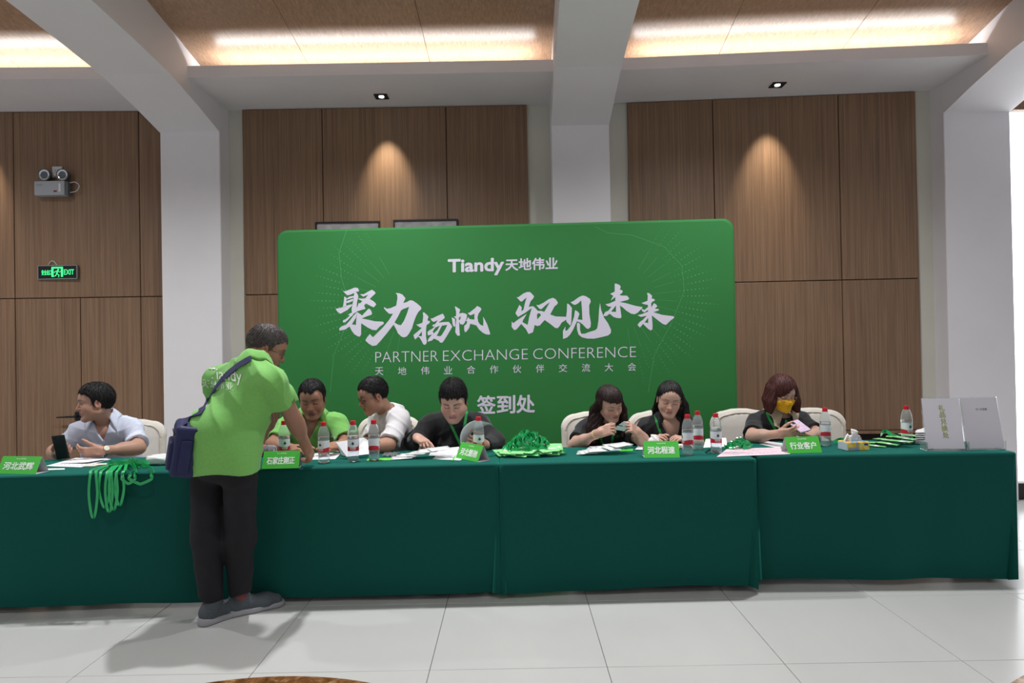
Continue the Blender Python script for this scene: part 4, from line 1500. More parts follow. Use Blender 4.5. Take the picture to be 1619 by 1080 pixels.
def long_hair(pos, M, s, locks, seed, line, top=.014, side=.012, count=900, groove=230., L=.09, extra_cut=None):
    """skull cap plus falling locks; locks = list of polylines [(point, radius), ...]; line(x, y) = lowest z of the cap in head units"""
    T = lambda p: pos + s * (M @ np.array(p))
    e = ell(T((0, -.016, .036)), [s * (.0755 + side), s * (.0945 + side), s * (.086 + top)], M)
    pr = [('+', e, .01), ('+', ell(T((0, .012, .050)), [s * (.064 + side), s * (.076 + side * .8), s * (.064 + top)], M), .02 * s)]
    fd0 = run(pr, .0034, .01)

    def cut(F, X, Y, Z):
        x, y, z = [(M[0, k] * (X - pos[0]) + M[1, k] * (Y - pos[1]) + M[2, k] * (Z - pos[2])) / s for k in range(3)]
        return np.maximum(F, (line(x, y) - z) * s * .85)
    fd0.mod(cut)
    lk = []
    for pl in locks:
        for (a, ra), (b, rb) in zip(pl, pl[1:]): lk.append(('+', cone(a, b, ra, rb), .012))
    lo, hi = bounds([p for _, p, _ in lk] + [e], .02)
    fd = Field(lo, hi, .0036)
    q = fd.block(fd0.lo, fd0.lo + fd0.h * (fd0.n - 1), 0)
    # resample the cap by re-running it on the shared grid
    for o, p, k in pr: fd.add(p, max(k, 1e-3))
    fd.mod(cut)
    for o, p, k in lk: fd.add(p, k)
    if extra_cut is not None: fd.sub(extra_cut, .01)

    def grooves(F, X, Y, Z):
        x, y, z = [(M[0, k] * (X - pos[0]) + M[1, k] * (Y - pos[1]) + M[2, k] * (Z - pos[2])) / s for k in range(3)]
        phi = np.arctan2(x, y + .02)
        g = np.sin(phi * 34 + 2.0 * np.sin(z * 22 + seed)) + .6 * np.sin(phi * 71 + 1.3 * np.sin(z * 15))
        return F + .0016 * g
    fd.mod(grooves)
    v, f = fd.nets()
    crown = T((0, -.02, .125))
    dn = np.array((0, 0, -1.))
    def stop(q):
        l = (q - pos) @ M / s
        return (l[:, 1] > .02) & (np.abs(l[:, 0]) < .066) & (l[:, 2] < line(l[:, 0], l[:, 1]) + .004) & (l[:, 2] > -.12)
    sv, sf = strands(fd, v, f, count * 2, seed, lambda p: (p - crown) / .1 * .6 + dn, L, .0012, .0011, nseg=9, jit=.09, stop=stop, free=1)
    n = len(v)
    return np.concatenate([v, np.array(sv).reshape(-1, 3)]), np.concatenate([f, np.array(sf, dtype=int).reshape(-1, 4) + n])


def over_table(p):
    for x0, y0, x1, y1, *_ in TABLES:
        if x0 - .01 < p[0] < x1 + .01:
            yf = y0 + (y1 - y0) * (p[0] - x0) / (x1 - x0)
            if yf - .03 < p[1] < yf + TD + .03: return True
    return False


class Person:
    """body (skin) = top-level mesh; clothes, hair and worn things = children"""

    def __init__(s, label, base, N, A, B, PV, head, yaw, pitch, roll, g=1., tone=(.42, .24, .165), lips=(.32, .12, .11), hs=1., fem=0., fat=0., belly=0., gaze=0., beard=0., brow=(.02, .015, .013), arms=(), neck=None, bust=0., seat=.474):
        neck = neck or (.052 if fem < .5 else .043)
        s.label = label
        s.N, s.A, s.B, s.PV = map(V3, (N, A, B, PV)); s.g = g; s.belly = belly; s.bust = bust
        s.hpos = V3(head); s.hM = rot(yaw, pitch, roll); s.hs = hs; s.fem = fem; s.fat = fat
        s.arms = arms; s.tone = tone; s.lips = lips
        up = s.N - s.PV; s.T = np.linalg.norm(up); up /= s.T
        rt = s.B - s.A; rt -= up * (rt @ up); rt /= np.linalg.norm(rt)
        s.up, s.rt, s.fw = up, rt, np.cross(rt, up)
        s.TM = np.stack([s.rt, s.fw, s.up], 1)
        # ---- skin
        tors = [(o, p, k) for o, p, k in s.torso()]
        fdT = run(tors, .010, .03, -.002)
        if seat: fdT.mod(lambda F, X, Y, Z: np.maximum(F, seat + .012 - Z))
        s.seat = seat
        vt, ft = fdT.nets()
        s.skull = head_prims(s.hpos, s.hM, s.hs, fem, fat)
        nk = [('+', cone(s.N - up * .05, s.hpos + s.hs * (s.hM @ np.array((0, -.022, -.035))), neck * 1.08, neck), .03),
              ('+', cone(s.N - up * .02 + rt * .03, s.N - up * .01 - rt * .03, .05), .03)]
        nk += [('+', cone(s.N - up * .075 - s.rt * .06 + s.fw * .03, s.N - up * .075 + s.rt * .06 + s.fw * .03, .05 * g), .04)]
        fdH = run(s.skull + nk, .0026, .01)
        vh, fh = fdH.nets()
        ch = paint_head(vh, s.hpos, s.hM, s.hs, tone, lips, brow, gaze, beard, fem < .5)
        V = [vh, vt]; F = [fh, ft + len(vh)]; C = [ch, np.repeat(np.array(tone)[None], len(vt), 0)]
        n = len(vh) + len(vt)
        s.hands = []
        for a in arms:
            S_, E_, W_ = V3(a['S']), V3(a['E']), V3(a['W'])
            if over_table(E_) and E_[2] < TZ + .040 * g: E_[2] = TZ + .040 * g
            if over_table(W_):
                hh = hand_prims(W_, a['d'], a['palm'], a['thumb'], a.get('hs', .95 if fem < .5 else .86), **{k: a[k] for k in ('curl', 'tcurl', 'spread', 'fingers', 'tout') if k in a})
                low = min(min(p.lo[2] for o, p, k in hh), W_[2] - .0275 * g)
                if low < TZ - .001: W_[2] += TZ - .001 - low
            a['E'], a['W'] = Vector(E_), Vector(W_)
            ap = [('+', cone(S_, E_, .052 * g, .041 * g), .02), ('+', cone(E_, W_, .041 * g, .0255 * g), .02), ('+', cone(E_ * .8 + W_ * .2, E_ * .6 + W_ * .4, .0425 * g, .039 * g), .03)]
            hand = hand_prims(W_, a['d'], a['palm'], a['thumb'], a.get('hs', .95 if fem < .5 else .86), **{k: a[k] for k in ('curl', 'tcurl', 'spread', 'fingers', 'tout') if k in a})
            s.hands.append(hand)
            fa = run(ap, .005, .015)
            va, fa_ = fa.nets()
            hb = hand + [('+', cone(E_ * .25 + W_ * .75, W_, .0305 * g, .0255 * g), .02)]
            fh_ = run(hb, .0026, .008)
            v2, f2 = fh_.nets()
            for vv in (va, v2):         # flesh lies flat where it presses on the table top
                m_ = (vv[:, 2] < TZ - .0008) & (vv[:, 2] > TZ - .03)
                for q in np.where(m_)[0]:
                    if over_table(vv[q]): vv[q, 2] = TZ - .0008
            tn = np.array(tone) * np.array((1.02, .96, .94))
            V += [va, v2]; F += [fa_ + n, f2 + n + len(va)]; n += len(va) + len(v2)
            C += [np.repeat(np.array(tone)[None], len(va), 0), np.repeat(tn[None], len(v2), 0)]
        V = np.concatenate(V); F = np.concatenate(F); C = np.concatenate(C)
        base = Vector(base)
        s.o = link('person', np_mesh('person', V - np.array(base), F, C), M_skin, None, base)
        tag(s.o, label, 'person')
        s.base = np.array(base)

    def part(s, name, V, F, m, label=None):
        o = link(name, np_mesh(name, np.asarray(V) - s.base, F), m, s.o)
        if label: o['label'] = label
        return o

    def mbpart(s, name, mb, m, smooth=True, label=None):
        o = mb.out(name, m, s.o, smooth)
        if label: o['label'] = label
        return o

    def torso(s):
        g, up, rt, fw, N, T = s.g, s.up, s.rt, s.fw, s.N, s.T
        M = s.TM
        L = [('+', cone(s.A, s.B, .056 * g), .05), ('+', cone(N - up * .028, s.A * .75 + N * .25, .042 * g, .048 * g), .05), ('+', cone(N - up * .028, s.B * .75 + N * .25, .042 * g, .048 * g), .05),
             ('+', ell(N - up * T * .33 + fw * (.012 + .012 * s.bust), (.160 * g, (.108 + .016 * s.bust) * g, .165), M), .06),
             ('+', ell(N - up * T * .62 + fw * (.01 + s.belly * .6), (.152 * g + s.belly * .6, .112 * g + s.belly, .17), M), .07),
             ('+', ell(s.PV + up * .03, (.168 * g, .125 * g, .14), M), .07)]
        return L

    def shirt(s, name, m, infl=.014, sleeve=.62, r0=.066, r1=.064, seed=1, wr=.006, vneck=0., neck_r=.064, h=.0055, long=False, hem=None, extra=(), label=None, wsc=1.):
        g = s.g
        L = [(o, p, k) for o, p, k in s.torso()] + list(extra)
        lo, hi = bounds([p for o, p, k in L], infl + .03)
        for a in s.arms:
            e = V3(a['W'] if long else a['E'])
            lo = np.minimum(lo, np.minimum(V3(a['E']), e) - .1); hi = np.maximum(hi, np.maximum(V3(a['E']), e) + .1)
        fd = Field(lo, hi, h)
        for o, p, k in L: fd.add(p, k, infl)
        for a in s.arms:
            S_, E_, W_ = V3(a['S']), V3(a['E']), V3(a['W'])
            if long:
                fd.add(cone(S_, E_, r0 * g, r1 * .92 * g), .028) 
                W2 = E_ + (W_ - E_) * a.get('cuff', .93)
                fd.add(cone(E_, W2, r1 * .92 * g, r1 * .66 * g), .03)
                end, dr, ar = W2, (W_ - E_) / np.linalg.norm(W_ - E_), .031 * g
            else:
                fr = a.get('sleeve', sleeve)
                end = S_ + (E_ - S_) * fr
                dr = (E_ - S_) / np.linalg.norm(E_ - S_)
                fd.add(cone(S_, end + dr * .03, r0 * g, r1 * g), .028)
                ar = (.052 + (.041 - .052) * fr) * g + .006
            # flat, open cuff: cut everything past `end` near the arm axis
            q = fd.block(end - .13, end + .13, 0)
            if q is not None:
                sl, X, Y, Z = q
                ax = (X - end[0]) * dr[0] + (Y - end[1]) * dr[1] + (Z - end[2]) * dr[2]
                rad = np.sqrt(np.maximum((X - end[0]) ** 2 + (Y - end[1]) ** 2 + (Z - end[2]) ** 2 - ax ** 2, 0))
                near = rad < (r1 * g + .035)
                tors = fd.F[sl]
                cutv = np.where(near, np.maximum(tors, ax), tors)
                hollow = np.maximum(ar - rad, 0) 
                cutv = np.where(near & (ax > -.022), np.maximum(cutv, ar - rad), cutv)
                fd.F[sl] = cutv
        if wr: fd.mod(wrinkle(wr, seed, wsc))
        # neck opening
        up, fw, N = s.up, s.fw, s.N
        fd.sub(cone(N - up * .02 + fw * .012, N + up * .14 + fw * .03, neck_r, neck_r), .014)
        if vneck:
            def vee(F, X, Y, Z):
                q = (X - N[0], Y - N[1], Z - N[2])
                x, y, z = [q[0] * m_[0] + q[1] * m_[1] + q[2] * m_[2] for m_ in (s.rt, fw, up)]
                d = np.minimum((z + .03 + vneck) * .42 - np.abs(x), np.minimum(y - .01, .08 - z))
                return np.maximum(F, d * .9)
            fd.mod(vee)
        if hem is not None:
            fd.mod(lambda F, X, Y, Z: np.maximum(F, hem(X, Y, Z)))
        if s.seat: fd.mod(lambda F, X, Y, Z: np.maximum(F, s.seat + .004 - Z))
        if long: fd.mod(lambda F, X, Y, Z: np.where(Y < TABLES[1][1] + TD + .02, np.maximum(F, TZ - .0008 - Z), F))
        fd.close()
        v, f = fd.nets()
        s.cloth = fd
        o = s.part(name, v, f, m, label)
        return o

    def hit(s, px, py, off=.003):
        d = ray(px, py)
        o = _c + d * 2.2
        p = s.cloth.march(o, d, 5., off)
        return None if p is None else Vector(p)

    def worn_band(s, name, pts, w, m, off=.003, n=10, label=None, cap=None):
        """band lying on the clothes along pixel positions; entries with 3 values are points of the place"""
        ps = []; sd = []
        raw = []
        for q in pts:
            raw.append(Vector(q) if len(q) == 3 else None)
        P2 = []
        for a, b in zip(pts, pts[1:]):
            for k in range(n):
                u = k / n
                if len(a) == 2 and len(b) == 2:
                    h = s.hit(a[0] + (b[0] - a[0]) * u, a[1] + (b[1] - a[1]) * u, off)
                    if h is not None: P2.append(h)
                elif len(a) == 3 and k == 0: P2.append(Vector(a))
        if len(pts[-1]) == 3: P2.append(Vector(pts[-1]))
        else:
            h = s.hit(*pts[-1], off)
            if h is not None: P2.append(h)
        # smooth
        for _ in range(2):
            P2 = [P2[0]] + [(P2[i - 1] + P2[i] * 2 + P2[i + 1]) / 4 for i in range(1, len(P2) - 1)] + [P2[-1]]
        sides = []
        for i, p in enumerate(P2):
            t = (P2[min(i + 1, len(P2) - 1)] - P2[max(i - 1, 0)])
            nrm = Vector(s.cloth.grad(p))
            sides.append(t.cross(nrm))
        mb = MB().ribbon(P2, w, sides, .002)
        return s.mbpart(name, mb, m, False, label)

    def decal(s, name, text, bl, br, tl, m, bold=0., off=.002, label=None):
        """lettering printed on the clothes, given by three pixel corners"""
        v, f, (x0, x1, y0, y1) = text_geo(text, 0.)
        mb = MB()
        vv = []
        ok = []
        for x, y in v:
            a = (x - x0) / (x1 - x0); b = (y - y0) / (y1 - y0)
            h = s.hit(bl[0] + (br[0] - bl[0]) * a + (tl[0] - bl[0]) * b, bl[1] + (br[1] - bl[1]) * a + (tl[1] - bl[1]) * b, off)
            ok.append(h is not None); vv.append(h if h is not None else Vector((0, 0, 0)))
        fs = [q for q in f if all(ok[i] for i in q)]
        used = sorted({i for q in fs for i in q}); mp = {i: k for k, i in enumerate(used)}
        if not used: return None
        mb.add([vv[i] for i in used], [tuple(mp[i] for i in q) for q in fs])
        return s.mbpart(name, mb, m, False, label)

    def collar(s, name, m, k=1., point=1., gap=.62, stand=.034, ro=.100, ri=.060, label=None):
        """turned-down collar: stands round the neck, falls onto the shirt and ends in two points beside the opening"""
        N, up, fw, rt = s.N, s.up, s.fw, s.rt
        cen = N + fw * .014
        n, rows = 48, 6
        v = []; f = []; last = [0.] * rows
        for i in range(n + 1):
            a = (-PI + gap) + (2 * PI - 2 * gap) * i / n
            dirv = -fw * math.cos(a) + rt * math.sin(a)
            e = min(1., max(0., (abs(a) - (PI - gap - .55)) / .55))
            fr = max(0., -math.cos(a))
            for j in range(rows):
                u = j / (rows - 1)
                r = k * (ri + (ro + .038 * e * e * point - ri) * u)
                q = cen + dirv * max(r, .072)
                h = s.cloth.march(q + up * .16, -up, .34, .001)
                zs = float((h - q) @ up) if h is not None else last[j]
                if h is not None and zs > -.11 and (last[j] == 0. or zs > last[j] - .05): last[j] = zs
                else: zs = last[j]
                z = zs + .004 + k * stand * (1 - u) ** 1.3 * (1 - .55 * fr) + .004 * math.sin(u * PI)
                v.append(Vector(cen + dirv * r + up * z))
        for i in range(n):
            for j in range(rows - 1): f.append((i * rows + j, i * rows + j + 1, (i + 1) * rows + j + 1, (i + 1) * rows + j))
        o = s.mbpart(name, MB().add(v, f), m, True, label)
        md = o.modifiers.new('thickness', 'SOLIDIFY'); md.thickness = .0035; md.offset = 0
        return o

    def trousers(s, m, spread=.12, knee=.43, shoe_m=None, yaw=0., shift=0.):
        PV, g = s.PV, s.g
        fw = s.fw.copy(); fw[2] = 0; fw /= np.linalg.norm(fw)
        if yaw is not None:
            fw = np.array((math.sin(R(yaw)), -math.cos(R(yaw)), 0.))
        rt = np.cross(np.array((0, 0, 1.)), fw) * -1
        L = [('+', ell(PV + np.array((0, 0, .0)), (.172 * g, .135 * g, .105), None), .05)]
        for sg in (-1, 1):
            hip = PV + rt * sg * .085 + fw * .05 - np.array((0, 0, .005)); kn = hip + fw * knee + rt * sg * .03; kn[2] = .52; kn[0] += shift
            an = kn + fw * -.03; an[2] = .10
            L += [('+', cone(hip, kn, .083 * g, .064 * g), .05), ('+', cone(kn, an, .064 * g, .05 * g), .03)]
        fd = run(L, .013, .03)
        v, f = fd.nets()
        s.part('trousers', v, f, m)
        for sg in (-1, 1):
            hip = PV + rt * sg * .085 + fw * .05; an = hip + fw * (knee - .03) + rt * sg * .03; an[2] = .05; an[0] += shift
            q = run([('+', cone(an, an + fw * .13 - np.array((0, 0, .012)), .046, .034), .03), ('+', cone(an, an + np.array((0, 0, .05)), .042, .042), .02)], .009, .02)
            q.mod(lambda F, X, Y, Z: np.maximum(F, .004 - Z))
            v, f = q.nets(); s.part('shoe', v, f, shoe_m or M_shoe)


def glasses_geo(pos, M, s, rim=(.0235, .0185), y=.1005, z=-.003, w=.0011, square=.5, dx=.033):
    T = lambda p: Vector(pos + s * (M @ np.array(p)))
    fr = MB(); ln = MB()
    for sx in (-1, 1):
        pts = []
        for k in range(28):
            a = 2 * PI * k / 28
            c, sn = math.cos(a), math.sin(a)
            q = (abs(c) ** (2 / (2 + square * 2)) * math.copysign(1, c), abs(sn) ** (2 / (2 + square * 2)) * math.copysign(1, sn))
            pts.append(T((sx * dx + rim[0] * q[0], y - .010 * abs(sx * dx + rim[0] * q[0]) / .05, z + rim[1] * q[1])))
        fr.tube(pts, w * 1.2 * s, 6, True)
        ln.add(pts, [tuple(range(28))])
        fr.tube([T((sx * (dx + rim[0]), y - .012, z + .006)), T((sx * .074, .075, z + .008)), T((sx * .0805, .0, z + .010)), T((sx * .079, -.018, z - .006))], w * 1.3 * s, 6)
    fr.tube([T((-.0105, y + .0005, z + .004)), T((0, y + .004, z + .006)), T((.0105, y + .0005, z + .004))], w * 1.3 * s, 6)
    return fr, ln


M_shoe = mat('dark_shoe', lin(30, 28, 28), .5)
M_navyp = mat('dark_trousers', lin(24, 22, 27), .85, var=.12, vscale=120, bump=.2, bscale=300)
M_lens = mat('spectacle_lens', lin(225, 232, 235), .03, trans=1., ior=1.02, spec=.6)

# ------------------------------------------------------------------ the eight people
M_lime = mat('lime_polo', lin(118, 184, 90), .8, var=.05, vscale=90, bump=.25, bscale=500, sheen=.2)
M_limec = mat('lime_collar', lin(114, 180, 86), .8, var=.05, vscale=200, bump=.4, bscale=260, sheen=.2)
M_blue = mat('pale_blue_shirt', lin(204, 210, 228), .75, var=.03, vscale=40, bump=.2, bscale=500)
M_white = mat('white_cotton', lin(208, 205, 207), .85, var=.03, vscale=40, bump=.2, bscale=500)
M_blk = mat('black_cotton', lin(24, 24, 28), .8, var=.15, vscale=80, bump=.2, bscale=400, sheen=.15)
M_blk2 = mat('black_knit', lin(20, 20, 23), .85, var=.15, vscale=200, bump=.3, bscale=300, sheen=.15)
M_band = mat('green_lanyard', lin(30, 150, 70), .35, var=.06, vscale=60, spec=.6)
M_pw = mat('white_print', lin(232, 240, 228), .7)
M_pg = mat('green_print', lin(40, 170, 70), .7)
M_button = mat('dark_button', lin(40, 40, 44), .4)
M_silver = mat('silver', lin(200, 198, 194), .25, metal=1.)
M_gold = mat('gold', lin(214, 176, 110), .25, metal=1.)
M_dial = mat('watch_dial', lin(228, 226, 218), .2)
M_wire_g = mat('spectacle_wire', lin(90, 88, 90), .3, metal=1.)
M_gold_w = mat('gold_wire', lin(190, 165, 120), .3, metal=1.)
M_navy = mat('navy_nylon', lin(28, 34, 78), .55, var=.12, vscale=60, bump=.3, bscale=500)
M_lace = mat('shoe_grey_knit', lin(78, 84, 88), .85, var=.25, vscale=260, bump=.4, bscale=400)
M_sole = mat('shoe_sole', lin(150, 149, 152), .6, var=.06, vscale=30)
SK1 = (.47, .265, .19); SK2 = (.36, .185, .12); SK3 = (.44, .235, .16); SK4 = (.56, .345, .27); SK5 = (.56, .35, .27)


def arm(S, E, W, tip, palm, thumb, **k):
    S, E, W, tip = [Vector(P(*q)) for q in (S, E, W, tip)]
    return dict(S=S, E=E, W=W, d=tip - W, palm=palm, thumb=thumb, **k)


def sh(px, py, Y): return P(px, py, Y)


# ---- 1: man in the pale shirt, looking aside
p1 = Person('seated man in a pale blue short-sleeved shirt holding a black phone', (-2.74, 4.6, 0), P(167, 668, 4.58), P(127, 684, 4.50), P(210, 678, 4.60), (-2.76, 4.74, .57),
            P(151, 637, 4.44), -57, -2, 0, 1.0, SK1, (.34, .14, .13), .97, gaze=.75, beard=.15, belly=.01,
            arms=[arm((127, 684, 4.50), (86, 714, 4.42), (90, 720, 4.21), (116, 716, 4.10), (.3, .2, .9), (0, -.6, .6), curl=(30, 45, 30), hs=.95),
                  arm((210, 678, 4.60), (219, 708, 4.36), (160, 713, 4.17), (112, 717, 4.12), (-.1, .7, .55), (0, .1, 1), curl=(18, 30, 20), tcurl=(5, 10), tout=30)])
p1.shirt('shirt', M_blue, sleeve=.80, r0=.060, r1=.068, seed=3, wr=.010, vneck=.04)
p1.collar('collar', M_blue, 1.05, point=1.1, stand=.04)
V_, F_ = short_hair(p1.hpos, p1.hM, p1.hs, 3, .018, .007, .074, -.066)
p1.part('hair', V_, F_, M_hair_k)
p1.trousers(M_navyp)
w0 = p1.arms[1]['W'] * .93 + p1.arms[1]['E'] * .07
ax = (p1.arms[1]['W'] - p1.arms[1]['E']).normalized()
side = ax.cross(Vector((0, -.8, .5))).normalized(); up_ = side.cross(ax)
ring = [w0 + (side * math.cos(2 * PI * k / 24) + up_ * math.sin(2 * PI * k / 24)) * .0345 for k in range(24)]
p1.mbpart('watch_strap', MB().ribbon(ring + [ring[0]], .018, ax, .004), M_silver, False, 'steel watch bracelet')
face_d = (Vector((0.05, -.95, .35))); face_d = (face_d - ax * face_d.dot(ax)).normalized()
fc = w0 + face_d * .034
Mx = Matrix((ax, face_d.cross(ax), face_d)).transposed()
p1.mbpart('watch_case', MB().lathe([(.012, -.004), (.0185, -.003), (.0185, .004), (.0165, .005)], 24, fc, Mx), M_gold, True)
p1.mbpart('watch_dial', MB().lathe([(.0, .0052), (.0165, .0052)], 24, fc, Mx, caps=False), M_dial, False)
for k in range(3):
    h = p1.hit(167 + k * .6, 693 + 11 * k, .001)
    if h: p1.mbpart('button', MB().lathe([(0, 0), (.0045, 0), (.0045, .002), (0, .002)], 10, h, Matrix.Rotation(R(90), 3, 'X')), M_silver, False)

# ---- 3: seated man in the green polo
p3 = Person('seated man in a lime green polo shirt, looking down with mouth open', (-1.42, 4.6, 0), P(493, 660, 4.60), P(454, 675, 4.57), P(534, 671, 4.60), (-1.43, 4.76, .57),
            P(494, 631, 4.44), 6, -17, 3, 1.02, SK2, (.24, .10, .085), 1.0, gaze=0., beard=.25, belly=.015,
            arms=[arm((454, 675, 4.57), (431, 703, 4.42), (466, 712, 4.18), (492, 708, 4.08), (.3, .3, -.9), (.3, -.5, .6), curl=(30, 45, 30)),
                  arm((534, 671, 4.60), (549, 704, 4.42), (532, 711, 4.20), (510, 714, 4.08), (-.3, .3, -.9), (-.3, -.5, .6), curl=(30, 45, 30))])
p3.shirt('polo_shirt', M_lime, sleeve=.74, r0=.060, r1=.064, seed=5, wr=.009, vneck=.085)
p3.collar('collar', M_limec, 1.05, gap=.75)
V_, F_ = short_hair(p3.hpos, p3.hM, p3.hs, 7, .010, .006, .084, -.066, line=lambda x, y: (-.012 * np.cos(np.clip(np.abs(x) / .035, 0, 1.57)) + .012 * (np.abs(x) > .03)) * (y > .03))
p3.part('hair', V_, F_, M_hair_k)
p3.trousers(M_navyp, shift=.205)
p3.decal('chest_lettering', 'Tiandy', (522, 700), (541, 697), (522, 690), M_pw)
for px, py in ((490, 690), (491, 702)):
    h = p3.hit(px, py, .001)
    if h: p3.mbpart('button', MB().lathe([(0, 0), (.0055, 0), (.0055, .002), (0, .002)], 10, h, Matrix.Rotation(R(90), 3, 'X')), M_button, False)

# ---- 4: man in the white T-shirt, turned aside
p4 = Person('seated man in a white T-shirt and glasses, leaning sideways', (-.80, 4.6, 0), P(616, 651, 4.58), P(600, 668, 4.74), P(631, 666, 4.44), (-.785, 4.80, .57),
            P(590, 626, 4.46), -58, -16, -4, 1.0, SK3, (.32, .13, .11), .94, gaze=0., beard=.12, fat=.5, belly=.02,
            arms=[arm((600, 668, 4.74), (585, 702, 4.55), (566, 711, 4.32), (548, 712, 4.2), (.2, .3, -.9), (.6, -.6, .2)),
                  arm((631, 666, 4.44), (614, 708, 4.26), (576, 714, 4.16), (545, 714, 4.1), (0, .3, -.9), (0, .9, .3))])
p4.shirt('t_shirt', M_white, sleeve=.86, r0=.064, r1=.070, seed=8, wr=.013, infl=.018, neck_r=.055, wsc=.9)
V_, F_ = short_hair(p4.hpos, p4.hM, p4.hs, 11, .014, .004, .076, -.066)
p4.part('hair', V_, F_, M_hair_k)
p4.trousers(mat('khaki_trousers', lin(120, 112, 96), .85, var=.1, vscale=80), yaw=0, shift=-.035)
a, b = glasses_geo(p4.hpos, p4.hM, p4.hs)
g_ = p4.mbpart('glasses', a, M_wire_g)
g_['label'] = 'thin metal-framed glasses'
q = b.out('spectacle_lens', M_lens, g_)

# ---- 5: man in long-sleeved black
p5 = Person('seated man in a long-sleeved black shirt reading papers, green lanyard', (-.42, 4.6, 0), P(717, 660, 4.60), P(680, 672, 4.58), P(757, 671, 4.60), (-.42, 4.76, .57),
            P(717, 634, 4.42), -3, -25, 0, 1.03, SK4, (.40, .17, .16), 1.04, fat=1., gaze=0., beard=.08, belly=.03,
            arms=[arm((680, 672, 4.58), (657, 701, 4.46), (661, 700, 4.24), (683, 715, 4.10), (.1, -.1, -1), (.7, -.5, .2), fingers=[(8, 12, 8), (30, 45, 30), (40, 55, 35), (45, 60, 40)], cuff=.92, tout=30),
                  arm((757, 671, 4.60), (783, 700, 4.42), (765, 706, 4.24), (738, 700, 4.16), (-.2, .8, .1), (0, .1, 1), curl=(45, 60, 35), tcurl=(20, 30), cuff=.92)])
p5.shirt('shirt', M_blk2, long=True, r0=.060, r1=.066, seed=12, wr=.010, infl=.012, neck_r=.060)
V_, F_ = short_hair(p5.hpos, p5.hM, p5.hs, 15, .024, .007, .066, -.06, count=3200, spike=.009)
p5.part('hair', V_, F_, M_hair_k)
p5.trousers(M_navyp, shift=.04)
p5.worn_band('lanyard', [(703, 653), (709, 664), (718, 682), (729, 706)], .017, M_band, .004)
p5.worn_band('lanyard', [(738, 650), (736, 664), (733, 680), (730, 706)], .017, M_band, .004)

# ---- 6: woman holding up a card
p6 = Person('long-haired woman in a black polo holding up a badge card', (.6, 4.6, 0), P(956, 668, 4.60), P(924, 680, 4.56), P(990, 682, 4.58), (.59, 4.76, .57),
            P(964, 639, 4.42), 20, -22, 9, .90, SK4, (.46, .15, .15), .92, fem=1., gaze=0., bust=1.,
            arms=[arm((924, 680, 4.56), (908, 704, 4.40), (948, 684, 4.22), (974, 676, 4.15), (.2, .6, -.3), (.2, -.3, .9), curl=(40, 55, 30), tcurl=(15, 20), tout=28),
                  arm((990, 682, 4.58), (1016, 699, 4.30), (1009, 684, 4.24), (989, 670, 4.17), (-.2, .6, -.4), (-.3, -.3, .9), curl=(40, 55, 30), tcurl=(15, 20), tout=28)])
p6.shirt('polo_shirt', M_blk, sleeve=.68, r0=.058, r1=.066, seed=17, wr=.008, infl=.012)
p6.collar('collar', M_blk, .9)
h0, hm, hs_ = p6.hpos, p6.hM, p6.hs
Hd = lambda q: h0 + hs_ * (hm @ np.array(q))
locks = []
for sx, xs in ((1, (940, 934, 930)), (1, (946, 938, 936)), (1, (952, 944, 940))):
    locks.append([(Hd((.070, .0, .03)), .026), (P(xs[0], 648, 4.47), .030), (P(xs[1], 676, 4.46), .028), (P(xs[2], 700, 4.44), .014)])
locks.append([(Hd((-.066, .0, .03)), .024), (P(986, 648, 4.47), .020), (P(988, 672, 4.46), .022), (P(984, 690, 4.44), .012)])
locks.append([(Hd((-.055, -.04, .0)), .03), (P(982, 660, 4.54), .03), (P(982, 684, 4.54), .02)])
locks.append([(Hd((0, -.07, .0)), .05), (P(955, 668, 4.64), .045), (P(955, 700, 4.68), .03)])
V_, F_ = long_hair(h0, hm, hs_, locks, 21, lambda x, y: np.where(y > .03, .050 - .012 * np.clip(-x / .05, -1, 1) + .004 * np.sin(120 * x), np.where(y > -.01, -.03, -.10)), top=.014, side=.012, count=900)
p6.part('hair', V_, F_, M_hair_b)
p6.trousers(M_navyp)
p6.worn_band('lanyard', [(948, 686), (951, 698), (956, 708)], .015, M_band, .004)
p6.worn_band('lanyard', [(970, 684), (968, 696), (967, 708)], .015, M_band, .004)
p6.decal('chest_lettering', 'Tiandy', (973, 694), (985, 691.5), (973, 688), M_pg)
w0 = p6.arms[0]['W'] * .86 + p6.arms[0]['E'] * .14; ax = (p6.arms[0]['W'] - p6.arms[0]['E']).normalized()
side = ax.orthogonal().normalized(); up_ = side.cross(ax)
ring = [w0 + (side * math.cos(2 * PI * k / 24) + up_ * math.sin(2 * PI * k / 24)) * .029 for k in range(24)]
p6.mbpart('wristband', MB().ribbon(ring + [ring[0]], .012, ax, .003), mat('beige_wristband', lin(222, 190, 140), .6), False, 'beige wristband')

# ---- 7: woman with centre parting
p7 = Person('long-haired woman in a black polo with green lanyard, looking down at her hands', (1.06, 4.6, 0), P(1056, 665, 4.62), P(1023, 677, 4.60), P(1090, 675, 4.62), (1.07, 4.78, .57),
            P(1058, 632, 4.48), -7, -14, -6, .90, SK5, (.44, .17, .17), .95, fem=1., gaze=0., bust=1.,
            arms=[arm((1023, 677, 4.60), (1026, 706, 4.60), (1034, 697, 4.40), (1043, 692, 4.31), (.4, .5, -.6), (.5, -.3, .8), curl=(35, 45, 30)),
                  arm((1090, 675, 4.62), (1104, 702, 4.46), (1084, 702, 4.26), (1056, 696, 4.16), (-.2, .2, -.9), (-.3, -.6, .3), curl=(18, 25, 15))])
p7.shirt('polo_shirt', M_blk, sleeve=.70, r0=.058, r1=.066, seed=23, wr=.008, infl=.012, vneck=.085)
p7.collar('collar', M_blk, .95, gap=.75)
